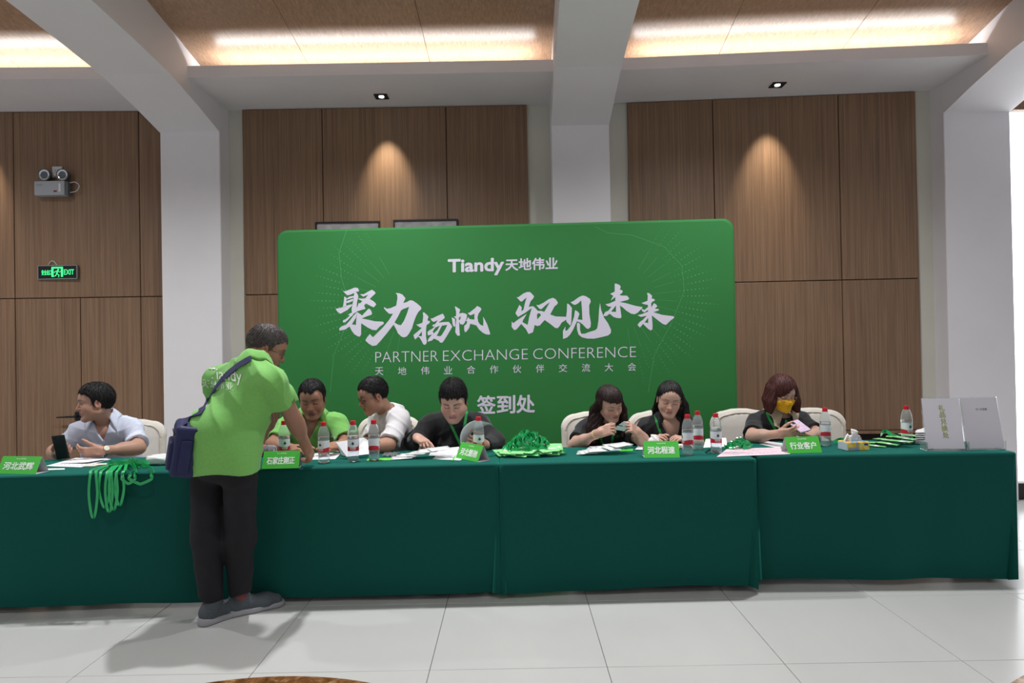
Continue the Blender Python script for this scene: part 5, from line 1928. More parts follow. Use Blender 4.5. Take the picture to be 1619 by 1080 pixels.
h0, hm, hs_ = p7.hpos, p7.hM, p7.hs
Hd = lambda q: h0 + hs_ * (hm @ np.array(q))
locks = [[(Hd((-.068, -.005, .04)), .022), (P(1082, 640, 4.52), .024), (P(1086, 664, 4.52), .026), (P(1084, 690, 4.48), .022), (P(1080, 706, 4.46), .012)],
         [(Hd((-.06, -.03, .02)), .03), (P(1078, 660, 4.58), .032), (P(1082, 692, 4.52), .026)],
         [(Hd((.062, -.03, .02)), .022), (P(1036, 648, 4.60), .018), (P(1034, 668, 4.64), .012)],
         [(Hd((0, -.07, .0)), .05), (P(1056, 668, 4.68), .045), (P(1056, 700, 4.72), .03)]]
V_, F_ = long_hair(h0, hm, hs_, locks, 25, lambda x, y: np.where(y > .02, .092 - 11. * x * x, np.where(y > -.012, .0, -.10)), top=.010, side=.008, count=900)
p7.part('hair', V_, F_, M_hair_k)
p7.trousers(M_navyp)
p7.worn_band('lanyard', [(1035, 651), (1038, 666), (1044, 684), (1050, 698)], .016, M_band, .004)
p7.worn_band('lanyard', [(1072, 674), (1070, 682), (1068, 690)], .016, M_band, .004)

# ---- 8: woman in the yellow mask
p8 = Person('woman with an auburn bob in a yellow face mask holding a phone', (1.74, 4.6, 0), P(1229, 658, 4.62), P(1194, 671, 4.58), P(1265, 666, 4.62), (1.70, 4.78, .57),
            P(1236, 623, 4.48), 10, -17, 0, .92, SK5, (.42, .16, .15), .92, fem=1., gaze=0., bust=1.,
            arms=[arm((1194, 671, 4.58), (1189, 695, 4.40), (1233, 686, 4.20), (1258, 684, 4.12), (.2, .7, .3), (.2, 0, .9), curl=(25, 40, 25), tcurl=(10, 15), tout=30),
                  arm((1265, 666, 4.62), (1295, 690, 4.44), (1276, 690, 4.26), (1256, 682, 4.18), (-.3, -.2, .8), (-.5, .0, .6), curl=(30, 45, 30))])
p8.shirt('blouse', M_blk, sleeve=.76, r0=.060, r1=.070, seed=29, wr=.008, infl=.012)
p8.collar('collar', mat('beige_collar', lin(206, 188, 160), .8, var=.05), k=1.04, point=1.5, gap=.45, ro=.108, label='beige pointed collar')
h0, hm, hs_ = p8.hpos, p8.hM, p8.hs
Hd = lambda q: h0 + hs_ * (hm @ np.array(q))
locks = []
for x, y in ((.074, .015), (.078, -.02), (.066, -.055), (-.074, .015), (-.078, -.02), (-.066, -.055), (.03, -.09), (-.03, -.09), (0, -.095)):
    a0 = Hd((x, y, .04)); b0 = a0 + np.array((0, 0, -.085)) + hm @ np.array((x * .25, -.006, 0)); c0 = b0 + np.array((0, 0, -.055)) + hm @ np.array((x * .12, .004, 0))
    locks.append([(a0, .028), (b0, .032), (c0, .018)])
V_, F_ = long_hair(h0, hm, hs_, locks, 31, lambda x, y: np.where(y > .02, .074 - 1.0 * np.maximum(np.abs(x + .026) - .008, 0), np.where(y > -.012, -.02, -.09)), top=.020, side=.016, count=900, L=.07)
p8.part('hair', V_, F_, M_hair_r)
p8.trousers(M_navyp)
mk = run(p8.skull[:-8], .003, .02, .005)


def mask_cut(F, X, Y, Z):
    x, y, z = [(hm[0, k] * (X - h0[0]) + hm[1, k] * (Y - h0[1]) + hm[2, k] * (Z - h0[2])) / hs_ for k in range(3)]
    F = F - .004 * np.exp(-(x / .03) ** 2) + .0012 * np.sin(z * 420)
    F = np.maximum(F, (z - (-.006 - .25 * np.abs(x))) * .9)
    F = np.maximum(F, (-.112 + .35 * np.abs(x) - z) * .9)
    return np.maximum(F, (.026 - y) * .9)


mk.mod(mask_cut)
v_, f_ = mk.nets()
p8.part('face_mask', v_, f_, mat('yellow_mask', lin(232, 178, 30), .8, bump=.15, bscale=400), 'yellow face mask')
a, b = glasses_geo(h0, hm, hs_, (.0225, .019), .104, -.006, .0009, .25)
p8.mbpart('glasses', a, M_gold_w, label='round gold wire glasses')
p8.worn_band('lanyard', [(1211, 648), (1216, 662), (1224, 676), (1230, 688)], .015, M_band, .004)
p8.worn_band('lanyard', [(1243, 664), (1242, 672), (1241, 680)], .015, M_band, .004)
for cx, cy in ((1219, 655), (1223, 661), (1221, 649), (1226, 667), (1243, 655), (1246, 650), (1247, 660)):
    h = p8.hit(cx, cy, .022)
    if h: p8.mbpart('collar_bead', MB().lathe([(0, 0), (.004, .001), (.002, .004), (0, .005)], 6, h, Matrix.Rotation(R(90), 3, 'X')), M_silver, False)

# ---- 2: standing man in the green polo, seen from behind
feet = {}
p2 = Person('standing man in a lime green polo seen from behind, leaning over the table', (-1.56, 3.55, 0), P(402, 574, 3.52), P(433, 604, 3.42), P(344, 601, 3.62), P(352, 722, 3.44),
            P(421, 551, 3.64), 112, -22, 6, .98, SK2, (.26, .11, .09), .97, gaze=0., fat=.4, belly=.012, neck=.058, seat=None,
            arms=[arm((433, 604, 3.42), (464, 661, 3.56), (484, 706, 3.72), (497, 733, 3.80), (-.9, .2, -.2), (-.1, .9, .0), fingers=[(20, 50, 30), (35, 55, 30), (45, 60, 30), (50, 60, 30)], tcurl=(10, 20), sleeve=.58, tout=30),
                  arm((344, 601, 3.62), (350, 668, 3.78), (372, 700, 3.86), (392, 716, 3.92), (0, .2, -1), (.4, .4, 0))])
zh = .79


def hem_cut(X, Y, Z):
    return (zh + .008 * np.sin(X * 20 + Y * 13) - Z) * .9


PVv = p2.PV
p2.shirt('polo_shirt', M_lime, sleeve=.58, r0=.066, r1=.070, seed=33, wr=.017, infl=.014, hem=hem_cut, h=.0055, wsc=.75,
         extra=[('+', cone(PVv + np.array((-.05, 0, .12)), PVv + np.array((-.055, 0, -.10)), .112, .118), .06), ('+', cone(PVv + np.array((.05, 0, .12)), PVv + np.array((.055, 0, -.10)), .112, .118), .06)])
p2.collar('collar', M_limec, 1.05)
V_, F_ = short_hair(p2.hpos, p2.hM, p2.hs, 35, .010, .005, .066, -.062, count=3200, spike=.003)
p2.part('hair', V_, F_, M_hair_g)
a, b = glasses_geo(p2.hpos, p2.hM, p2.hs)
p2.mbpart('glasses', a, M_wire_g, label='thin dark glasses')
# trousers
hR, hL = V3(P(380, 742, 3.42)), V3(P(328, 742, 3.50))
kR, kL = V3(P(379, 850, 3.50)), V3(P(326, 850, 3.46))
aR, aL = V3(P(380, 936, 3.60)), V3(P(332, 950, 3.54))
L = [('+', ell(PVv + np.array((0, 0, -.02)), (.148, .122, .12)), .05)]
for h_, k_, a_ in ((hR, kR, aR), (hL, kL, aL)):
    L += [('+', cone(h_, k_, .088, .074), .03), ('+', cone(k_, a_, .074, .056), .03)]
fd = run(L, .008, .03)
fd.mod(wrinkle(.012, 41, .7))
fd.mod(lambda F, X, Y, Z: np.maximum(F, .118 - Z + .012 * np.sin(X * 30)))
legs_field = fd
v_, f_ = fd.nets()
p2.part('trousers', v_, f_, M_navyp, 'baggy black trousers')
M_sock = mat('striped_sock', lin(120, 70, 66), .9, var=.4, vscale=90, stretch=(.1, .1, 1))
for a_, heel, toe in ((aR, PZ(357, 976, 0), PZ(430, 960, 0)), (aL, PZ(316, 991, 0), PZ(360, 975, 0))):
    heel, toe = V3(heel), V3(toe)
    d = (toe - heel); d /= np.linalg.norm(d); ln = .30
    toe = heel + d * ln
    zz = np.array((0, 0, 1.)); rt_ = np.cross(d, zz)
    Ms = np.stack([d, rt_, zz], 1)
    an = heel + d * .075
    up_l = [('+', cone(heel + d * .045 + zz * .055, heel + d * .20 + zz * .045, .042, .041), .03), ('+', cone(heel + d * .20 + zz * .042, toe - d * .045 + zz * .036, .042, .034), .03), ('+', cone(heel + d * .05 + zz * .06, an + zz * .11, .040, .044), .03)]
    fs = run(up_l, .0055, .02)
    fs.mod(lambda F, X, Y, Z: np.maximum(F, np.maximum(.022 - Z, Z - .112 + .5 * ((X - heel[0]) * d[0] + (Y - heel[1]) * d[1] - .02) * 0)))
    fs.sub(cone(an + zz * .085, an + zz * .16, .030, .034), .006)
    v_, f_ = fs.nets(); so_ = p2.part('shoe', v_, f_, M_lace, 'grey knit trainer with pale sole')
    sl_ = [('+', cone(heel + d * .035 + zz * .02, heel + d * .14 + zz * .02, .044, .041), .02), ('+', cone(heel + d * .14 + zz * .02, toe - d * .04 + zz * .02, .041, .044), .02)]
    fs = run(sl_, .0055, .02)
    fs.mod(lambda F, X, Y, Z: np.maximum(F, np.maximum(.001 - Z, Z - .030 - .012 * np.clip(1 - ((X - heel[0]) * d[0] + (Y - heel[1]) * d[1]) / .12, 0, 1))))
    v_, f_ = fs.nets(); o = link('sole', np_mesh('sole', v_ - p2.base, f_), M_sole, so_)
    fs = run([('+', cone(an + zz * .06, a_ + zz * .03, .033, .038), .02)], .007, .02)
    v_, f_ = fs.nets(); p2.part('sock', v_, f_, M_sock)
    mb = MB()
    for k in range(5):
        c = heel + d * (.125 + .020 * k) + zz * (.094 - .004 * k)
        mb.tube([Vector(c - rt_ * .020 - zz * .004), Vector(c + zz * .003), Vector(c + rt_ * .020 - zz * .004)], .0025, 5)
    o = mb.out('laces', M_lace, p2.o); o.parent = so_
# lettering on the back
p2.decal('back_lettering', 'Tiandy', (331, 604), (383, 610), (329, 580), M_pw, label='white brand lettering across the shoulders')
for ch_, bx, by in (('天', 324, 612), ('地', 337, 614), ('伟', 348, 614), ('业', 362, 616)):
    p2.decal('back_lettering', ch_, (bx - 5, by), (bx + 6, by + 1.5), (bx - 4, by - 12), M_pw)
# crossbody bag
bag = empty('crossbody_bag', P(293, 745, 3.42))
tag(bag, 'navy blue crossbody bag hanging from the standing man\'s shoulder', 'bag')
bl = V3(P(292, 708, 3.40))
bm_ = np.array(Matrix.Rotation(R(10), 3, 'Y') @ Matrix.Rotation(R(28), 3, 'Z'))
fb = run([('+', rbx(bl, (.035, .10, .105), .022, bm_), .01), ('+', cone(bl + np.array((.02, .0, .10)), V3(P(318, 655, 3.42)), .05, .02), .05)], .006, .03)
fb.mod(wrinkle(.006, 44, .8))
fb.carve(p2.cloth, -.002).carve(legs_field, .0)
bag_field = fb
v_, f_ = fb.nets()
bo = link('bag_body', np_mesh('bag_body', v_ - np.array(bag.location), f_), M_navy, bag)
fb = run([('+', rbx(bl + bm_ @ np.array((-.058, 0, -.03)), (.006, .075, .06), .010, bm_), .01)], .006, .02)
v_, f_ = fb.nets(); link('front_pocket', np_mesh('front_pocket', v_ - np.array(bag.location), f_), M_navy, bag)
fb = run([('+', rbx(bl + bm_ @ np.array((0, -.123, -.02)), (.02, .004, .075), .006, bm_), .01)], .006, .02)
v_, f_ = fb.nets(); link('side_pocket', np_mesh('side_pocket', v_ - np.array(bag.location), f_), M_navy, bag)
zp = MB().tube([Vector(bl + bm_ @ np.array((-.06, -.085, .075))), Vector(bl + bm_ @ np.array((-.062, .085, .075)))], .003, 6).out('zipper', M_black, bag)
pts = []
for k in range(40):
    u = k / 39
    q = Vector((318, 652)) * (1 - u) ** 2 + Vector((345, 590)) * 2 * u * (1 - u) + Vector((397, 566)) * u * u
    h = p2.hit(q.x, q.y, .008)
    if h is not None: pts.append(h)
for _ in range(10): pts = [pts[0]] + [(pts[i - 1] + pts[i] * 2 + pts[i + 1]) / 4 for i in range(1, len(pts) - 1)] + [pts[-1]]
lead = []
for px_, py_ in ((291, 672), (294, 665), (299, 660), (306, 656)):      # the strap runs over the top of the bag
    d_ = ray(px_, py_); hits = [f_.march(_c + d_ * 2.2, d_, 5., .003) for f_ in (bag_field, p2.cloth)]
    hits = [h_ for h_ in hits if h_ is not None and np.linalg.norm(h_ - np.array(_c)) < 4.2]
    if hits: lead.append(Vector(min(hits, key=lambda h_: np.linalg.norm(h_ - np.array(_c)))))
pts = lead + pts
for _ in range(4):
    for i in range(len(lead), len(pts)):
        F_ = p2.cloth.sample(pts[i])
        if F_ < .004: pts[i] = pts[i] + Vector(p2.cloth.grad(pts[i], .01)) * (.004 - F_)
sides = []
for i, p in enumerate(pts):
    t = pts[min(i + 1, len(pts) - 1)] - pts[max(i - 1, 0)]
    sides.append(t.cross(Vector(p2.cloth.grad(p))))
sides = [x.normalized() for x in sides]
for _ in range(4): sides = [sides[0]] + [(sides[i - 1] + sides[i] + sides[i + 1]).normalized() for i in range(1, len(sides) - 1)] + [sides[-1]]
MB().ribbon(pts, .036, sides, .003).out('shoulder_strap', M_navy, bag)

# ------------------------------------------------------------------ things on the tables
M_card = mat('green_card', lin(72, 186, 62), .55, var=.02, vscale=20)
M_cardw = mat('white_card', lin(214, 212, 216), .7)
M_paper = mat('white_paper', lin(232, 232, 236), .75, var=.01)
M_print_w = mat('white_lettering', lin(240, 245, 238), .7)
TOP = TZ + .001


def table_z(p): return TOP


def on_table(px, py): return PZ(px, py, TOP)


def bold_quad(mb, s, o, ux, uy, nrm, bold):
    o, ux, uy, nrm = Vector(o), Vector(ux), Vector(uy), Vector(nrm)
    for k in range(5):
        d = uy.length * bold
        off = Vector((0, 0, 0)) if k == 0 else ux.normalized() * d * math.cos(k * PI / 2 + .8) + uy.normalized() * d * math.sin(k * PI / 2 + .8)
        mb.add(*text_quad(s, o + off + nrm * (k * 8e-5), ux, uy))


def name_tent(a, b, c, text, label):
    """folded name card: a, b = front base corners, c = rear base corner on b's side (pixels on the table top)"""
    A, B, Cc = on_table(*a), on_table(*b), on_table(*c)
    ux = (B - A); W = ux.length; ux.normalize()
    dep = .088
    uy = Vector((-ux.y, ux.x, 0))
    H = .088
    o = empty('name_card', (A + B) / 2 + uy * dep / 2, math.atan2(ux.y, ux.x))
    tag(o, label, 'name card', 'green folded name cards')
    t = .0012
    apex_f = Vector((0, -.002, H)); w = W / 2
    def face(y0, y1, th): return [Vector((-w, y0, 0)), Vector((w, y0, 0)), Vector((w, y1, H)), Vector((-w, y1, H))]
    fr = face(-dep / 2, -.001, t); bk = face(dep / 2, .001, t)
    nF = (fr[1] - fr[0]).cross(fr[3] - fr[0]).normalized()
    nB = -(bk[1] - bk[0]).cross(bk[3] - bk[0]).normalized()
    MB().poly(fr, nF * -t).out('front_face', M_card, o, local=True)
    MB().poly(bk, nB * -t).out('rear_face', M_card, o, local=True)
    MB().poly([q - nF * (t + .0004) for q in fr], nF * -.0004).poly([q - nB * (t + .0004) for q in bk], nB * -.0004).box(-w, w, -dep / 2 + .002, dep / 2 - .002, 0, .0012).out('inner_lining', M_cardw, o, local=True)
    up = (fr[3] - fr[0])
    mb = MB()
    bold_quad(mb, text, fr[0] + Vector((W * .11, 0, 0)) + up * .24 + nF * .0006, (W * .76, 0, 0), up * .42, nF, .035)
    mb.out('lettering', M_print_w, o, local=True)
    mb = MB()
    bold_quad(mb, 'Tiandy天地伟业', fr[0] + Vector((W * .37, 0, 0)) + up * .82 + nF * .0006, (W * .26, 0, 0), up * .07, nF, .04)
    mb.out('small_logo', M_print_w, o, local=True)
    return o


name_tent((-6, 749), (56, 750), (73, 744), '河北武辉', 'green name card in front of the man in the pale shirt')
name_tent((414, 741.5), (472, 740), (478, 737), '石家庄刚正', 'green name card beside the standing man\'s hand')
name_tent((720.5, 724), (755, 731), (773, 727), '河北酷驰', 'green name card turned askew beside the lanyard heap')
name_tent((1019, 724), (1075, 723.5), (1072, 717), '河北程速', 'green name card in front of the woman with the centre parting')
name_tent((1246, 717), (1300, 715.5), (1296, 709), '行业客户', 'green name card in front of the woman in the yellow mask')

# ---- water bottles
M_pet = mat('clear_plastic', (.9, .95, .97, 1), .06, trans=.86, ior=1.025, spec=.5, coat=1.)
M_water = mat('water', lin(250, 253, 255), .02, trans=1., ior=1.06, spec=.4)
M_cap = mat('red_cap', lin(206, 30, 44), .4)


def label_mat():
    m, nt, b = new_mat('bottle_label')
    tc = nt.nodes.new('ShaderNodeTexCoord'); sx = nt.nodes.new('ShaderNodeSeparateXYZ')
    nt.links.new(tc.outputs['Object'], sx.inputs[0])
    an = nt.nodes.new('ShaderNodeMath'); an.operation = 'ARCTAN2'
    nt.links.new(sx.outputs[0], an.inputs[0]); nt.links.new(sx.outputs[1], an.inputs[1])
    sn = nt.nodes.new('ShaderNodeMath'); sn.operation = 'MULTIPLY'; sn.inputs[1].default_value = 2.
    nt.links.new(an.outputs[0], sn.inputs[0])
    s2 = nt.nodes.new('ShaderNodeMath'); s2.operation = 'COSINE'; nt.links.new(sn.outputs[0], s2.inputs[0])
    ma = nt.nodes.new('ShaderNodeMath'); ma.operation = 'MULTIPLY_ADD'; ma.inputs[1].default_value = .0035
    nt.links.new(s2.outputs[0], ma.inputs[0]); nt.links.new(sx.outputs[2], ma.inputs[2])
    lt = nt.nodes.new('ShaderNodeMath'); lt.operation = 'LESS_THAN'; lt.inputs[1].default_value = .087
    nt.links.new(ma.outputs[0], lt.inputs[0])
    mx = nt.nodes.new('ShaderNodeMix'); mx.data_type = 'RGBA'
    mx.inputs[6].default_value = lin(226, 232, 236); mx.inputs[7].default_value = lin(200, 32, 52)
    nt.links.new(lt.outputs[0], mx.inputs[0]); nt.links.new(mx.outputs[2], b.inputs['Base Color'])
    b.inputs['Roughness'].default_value = .35
    return m


M_label = label_mat()
M_spade = mat('dark_green_print', lin(10, 84, 66), .5)


def wrap(v, f, r):
    return [(r * math.sin(x / r), -r * math.cos(x / r), z) for x, z in v], f


def bottle_proto():
    o = empty('water_bottle')
    prof = [(.0, .004), (.020, .001), (.027, .003), (.0305, .010), (.0312, .022), (.0300, .028), (.0312, .034), (.0312, .040), (.0300, .046), (.0312, .052), (.0312, .060), (.0318, .064), (.0318, .130), (.0322, .136), (.0318, .142), (.0322, .150), (.0312, .163), (.0285, .180), (.0235, .197), (.0175, .209), (.0128, .214), (.0125, .219)]
    MB().lathe(prof, 28, caps=False).out('plastic_body', M_pet, o, local=True, smooth=True)
    wp = [(max(0, r - .0009), z + .001) for r, z in prof if z < .145] + [(.0311, .148), (.0, .148)]
    MB().lathe(wp, 28, caps=False).out('water', M_water, o, local=True, smooth=True)
    MB().lathe([(.0148, .214), (.0152, .216), (.0152, .231), (.0142, .2335), (.0, .2335)], 28, caps=False).out('screw_cap', M_cap, o, local=True, smooth=False)
    MB().lathe([(.0160, .2105), (.0162, .2125), (.0160, .2145)], 28, caps=False).out('cap_ring', M_cap, o, local=True, smooth=True)
    lb = MB().lathe([(.0322, .064), (.0323, .066), (.0323, .128), (.0322, .130)], 36, caps=False).out('paper_label', M_label, o, local=True, smooth=True)
    r = .0326
    for a0 in (0, PI):
        mb = MB()
        v, f, (x0, x1, y0, y1) = text_geo('农夫山泉')
        for dx in (-.0006, 0, .0006):
            mb.add(*wrap([((x - x0) / (x1 - x0) * .034 - .017 + dx + a0 * r, (y - y0) / (y1 - y0) * .0085 + .0745) for x, y in v], f, r + dx * .05))
        v, f, (x0, x1, y0, y1) = text_geo('饮用天然水')
        mb.add(*wrap([((x - x0) / (x1 - x0) * .028 - .014 + a0 * r, (y - y0) / (y1 - y0) * .0045 + .0672) for x, y in v], f, r))
        q = link('lettering', mesh('lettering', mb.v, mb.f), M_print_w, lb)
        # dark green spade-shaped hill
        sp = [(0, .118), (.003, .113), (.0075, .107), (.0085, .1035), (.006, .101), (.002, .102), (.003, .098), (-.003, .098), (-.002, .102), (-.006, .101), (-.0085, .1035), (-.0075, .107), (-.003, .113)]
        v, f = poly_geo(sp)
        q = link('hill_emblem', mesh('hill_emblem', *wrap([(x + a0 * r, z) for x, z in v], f, r + .0011)), M_spade, lb)
    return o


bp0 = bottle_proto()
BOT = [((447, 730), 25, 'water bottle standing behind the name card beside the standing man'), ((510, 733.5), -22, 'water bottle standing beside the standing man\'s hand'),
       ((557, 731), 8, 'water bottle in front of the folded white papers'), ((590, 729.5), 95, 'water bottle in front of the man in the white T-shirt'),
       ((757, 723), 12, 'water bottle behind the askew name card and curled sheet'), ((1090, 720.5), 100, 'water bottle beside the name card, in front of the other bottle of its pair'),
       ((1106, 712), 80, 'water bottle of a pair, standing behind the other'), ((1135, 718), 4, 'water bottle standing on the edge of the pink sheet'),
       ((1309, 706), 75, 'water bottle beside the tissue box, in front of the empty chair'), ((1438.5, 702), 8, 'water bottle between the green badges and the sign holders')]
for k, (px, rz, lab) in enumerate(BOT):
    c = bp0 if k == 0 else copy_tree(bp0)
    q = on_table(*px); c.location = (q.x, q.y + .030, TOP - .001); c.rotation_euler = (0, 0, R(rz))
    tag(c, lab, 'bottle', 'red-capped water bottles')
c = copy_tree(bp0); q = on_table(433, 721)
c.rotation_euler = (R(90), 0, R(-100)); c.location = (q.x, q.y + .03, TOP + .031)
tag(c, 'water bottle lying on its side behind the name card', 'bottle', 'red-capped water bottles')

# ---- sheets of paper


def sheet(name, corners, label, cat='paper', m=None, z=0., lift=None, group=None, th=.0006, n=8, lettering=None):
    """sheet lying on the table, corners as pixels on the table plane; lift(u, v) = extra height"""
    q = [PZ(x, y, TOP + z) for x, y in corners]
    v = []; f = []
    for layer in (0, 1):
        for j in range(n + 1):
            for i in range(n + 1):
                u, w = i / n, j / n
                p = (q[0] * (1 - u) + q[1] * u) * (1 - w) + (q[3] * (1 - u) + q[2] * u) * w
                v.append(p + Vector((0, 0, (lift(u, w) if lift else 0) + (th if layer == 0 else 0))))
    N_ = (n + 1) ** 2
    for j in range(n):
        for i in range(n):
            a = j * (n + 1) + i
            f.append((a, a + 1, a + n + 2, a + n + 1)); f.append((N_ + a + n + 1, N_ + a + n + 2, N_ + a + 1, N_ + a))
    rim = [i for i in range(n)] + [n + j * (n + 1) for j in range(n)] + [N_ - 1 - i for i in range(n)] + [(n - j) * (n + 1) for j in range(n)]
    for a, b in zip(rim, rim[1:] + rim[:1]): f.append((a, N_ + a, N_ + b, b))
    o = wobj(name, v, f, m or M_paper)
    tag(o, label, cat, group)
    if lettering:
        mb = MB()
        for (u0, u1, w0, hh) in [(a + (b - a) * i / 7, a + (b - a) * (i + .72) / 7, c_, d_ * .6) for a, b, c_, d_ in lettering for i in range(7)]:
            def pt(u, w): return (q[0] * (1 - u) + q[1] * u) * (1 - w) + (q[3] * (1 - u) + q[2] * u) * w + Vector((0, 0, (lift(u, w) if lift else 0) + th + .0006))
            mb.add([pt(u0, w0), pt(u1, w0), pt(u1, w0 + hh), pt(u0, w0 + hh)], [(0, 1, 2, 3)])
        t = mb.out('printed_lines', M_ink2, o)
        t['kind'] = 'stuff'
    return o


M_ink2 = mat('grey_print', lin(168, 160, 170), .8)
M_pink = mat('pink_paper', lin(232, 204, 214), .75, var=.01)
sheet('paper_sheet', [(72, 737), (128, 739), (176, 726), (120, 724)], 'white sheet under the hands of the man in the pale shirt', lettering=[(.1, .9, .2 + .15 * k, .05) for k in range(4)])
sheet('paper_sheet', [(95, 732), (140, 733), (172, 727), (128, 725)], 'upper white sheet under the hands of the man in the pale shirt', z=.003, lift=lambda u, w: .008 * u * u)
sheet('paper_slip', [(74, 743.5), (103, 742.5), (102, 740.5), (75, 741)], 'small white slip beside the first name card', 'paper slip')
sheet('paper_slip', [(129, 737.5), (150, 737), (160, 734.5), (138, 734.5)], 'small cream slip on the table of the pale shirt man', 'paper slip', m=mat('cream_paper', lin(226, 216, 198), .75))
sheet('paper_slip', [(146, 736), (168, 734.5), (170, 732.5), (150, 733)], 'thin cream slip near the green lanyards', 'paper slip', m=bpy.data.materials['cream_paper'], z=.001)
sheet('paper_sheet', [(486, 727), (530, 726), (540, 716), (498, 717)], 'white sheet in front of the seated green polo man', lettering=[(.1, .9, .2 + .15 * k, .05) for k in range(4)])
sheet('paper_sheet', [(684, 726), (728, 728), (740, 717), (694, 716)], 'white sheet under the stack read by the man in black', z=0)
for k in range(4):
    sheet('paper_sheet', [(678 + k * .5, 720.5 - k * 1.1), (722, 720.5 - k * 1.0), (726, 711.5 - k * .8), (684, 711.5 - k * .9)], ('bottom', 'second', 'third', 'topmost')[k] + ' sheet of the paper stack read by the man in black', z=.002 + .0016 * k, lift=lambda u, w: .010 * u * u * w, group='sheets of the reading stack')
# curled sheet held up by the man in black
v = []; f = []
n = 14
for i in range(n + 1):
    u = i / n
    pc = Vector((729, 704)) * (1 - u) ** 3 + Vector((722, 678)) * 3 * u * (1 - u) ** 2 + Vector((742, 664)) * 3 * u * u * (1 - u) + Vector((757, 664.5)) * u ** 3
    pd = Vector((741, 704)) * (1 - u) ** 3 + Vector((735, 690)) * 3 * u * (1 - u) ** 2 + Vector((752, 674)) * 3 * u * u * (1 - u) + Vector((778, 671)) * u ** 3
    for j in range(5):
        w = j / 4
        q = pc.lerp(pd, w)
        v.append(P(q.x, q.y, 4.20 - .05 * u + .10 * w * (1 - .4 * u)))
for i in range(n):
    for j in range(4): f.append((i * 5 + j, i * 5 + j + 1, i * 5 + 6 + j, i * 5 + 5 + j))
o = wobj('paper_sheet', v, f, M_paper, None, True)
md = o.modifiers.new('thickness', 'SOLIDIFY'); md.thickness = .0008
tag(o, 'curled white sheet held up in the hand of the man in black', 'paper')
# folded bundle leaning in front of the man in the white T-shirt
A = P(533, 694, 4.06); 
v = [P(530, 699, 4.02), P(538, 720, 4.00), P(547, 722, 3.99), P(583, 717, 4.04), P(584, 699, 4.10), P(573, 691, 4.12), P(545, 696, 4.05)]
mb = MB()
mb.add([P(531, 699, 4.01), P(545, 697, 4.03), P(548, 722, 3.985), P(540, 719.5, 4.0)], [(0, 1, 2, 3)])
mb.add([P(545, 697, 4.03), P(575, 691.5, 4.10), P(583, 697, 4.11), P(583, 718, 4.03), P(548, 722, 3.985)], [(0, 1, 2, 3, 4)])
o = mb.out('folded_paper', M_paper); md = o.modifiers.new('thickness', 'SOLIDIFY'); md.thickness = .006; md.offset = 1
tag(o, 'folded white papers standing in front of the white T-shirt man', 'paper')
sheet('paper_sheet', [(1004, 712), (1070, 713), (1082, 703), (1012, 703)], 'white sheet under the hands of the woman with the parting', lift=lambda u, w: .004)
sheet('paper_sheet', [(1200, 702), (1232, 709), (1246, 702), (1214, 698)], 'white sheet beside the masked woman\'s name card')
sheet('pink_notice', [(1133, 722.5), (1250, 718), (1232, 707.5), (1150, 709.5)], 'pink printed sheet lying at the table edge', m=M_pink, z=.0005,
      lettering=[(.05, .3, .2, .05), (.4, .8, .22, .06), (.05, .9, .42, .04), (.1, .6, .6, .05), (.2, .85, .75, .05)])
sheet('paper_sheet', [(1112, 708), (1150, 706), (1148, 697), (1116, 699)], 'white sheet behind the pair of bottles', lift=lambda u, w: .02 * w)
sheet('green_pen_card', [(579, 728.5), (622, 727.5), (624, 724), (582, 725)], 'light green strip beside the clear sleeves', 'card', m=mat('lime_card', lin(110, 210, 70), .5), z=.001)
o = MB().tube([PZ(715, 728.5, TOP + .004), PZ(719, 722, TOP + .004)], .004, 8).out('green_marker', bpy.data.materials['lime_card'])
tag(o, 'short lime green marker beside the askew name card', 'pen')
sheet('green_badge_card', [(980, 713.5), (1000, 713.5), (1002, 710), (984, 709.5)], 'small green badge card lying before the woman with the wristband', 'badge', m=M_card, z=.001)

# ---- clear badge sleeves fanned in heaps
M_sleeve = mat('milky_sleeve', lin(226, 230, 228), .25, var=.04, vscale=30, spec=.6)


def sleeves(cx, cy, n, seed, w, label, spread=.05, dz=.0055):
    rnd = random.Random(seed)
    c = on_table(cx, cy)
    for k in range(n):
        o = MB()
        u = k / max(1, n - 1)
        L, Wd = .125, .088
        nx, ny = 6, 5
        v = []; f = []
        a = R(rnd.uniform(-26, 20)) + (u - .5) * .5
        for j in range(ny + 1):
            for i in range(nx + 1):
                x = (i / nx - .5) * L; y = (j / ny - .5) * Wd
                z = .004 * math.sin(PI * i / nx) * math.sin(PI * j / ny) + .016 * max(0, 1 - u) * 0
                v.append((x, y, z))
        for j in range(ny):
            for i in range(nx):
                q = j * (nx + 1) + i; f.append((q, q + 1, q + nx + 2, q + nx + 1))
        me = mesh('badge_sleeve', v, f, True)
        s_ = link('badge_sleeve', me, M_sleeve)
        md = s_.modifiers.new('thickness', 'SOLIDIFY'); md.thickness = .0014; md.offset = -1
        s_.location = (c.x + (u - .5) * w + rnd.uniform(-.01, .01), c.y + rnd.uniform(-.5, .5) * spread, TOP + .009 + k * dz)
        s_.rotation_euler = (R(rnd.uniform(3, 5)), R(rnd.uniform(-4, -2.5)), a)
        tag(s_, label, 'badge sleeve', label.replace('milky plastic badge sleeve', 'sleeves'))


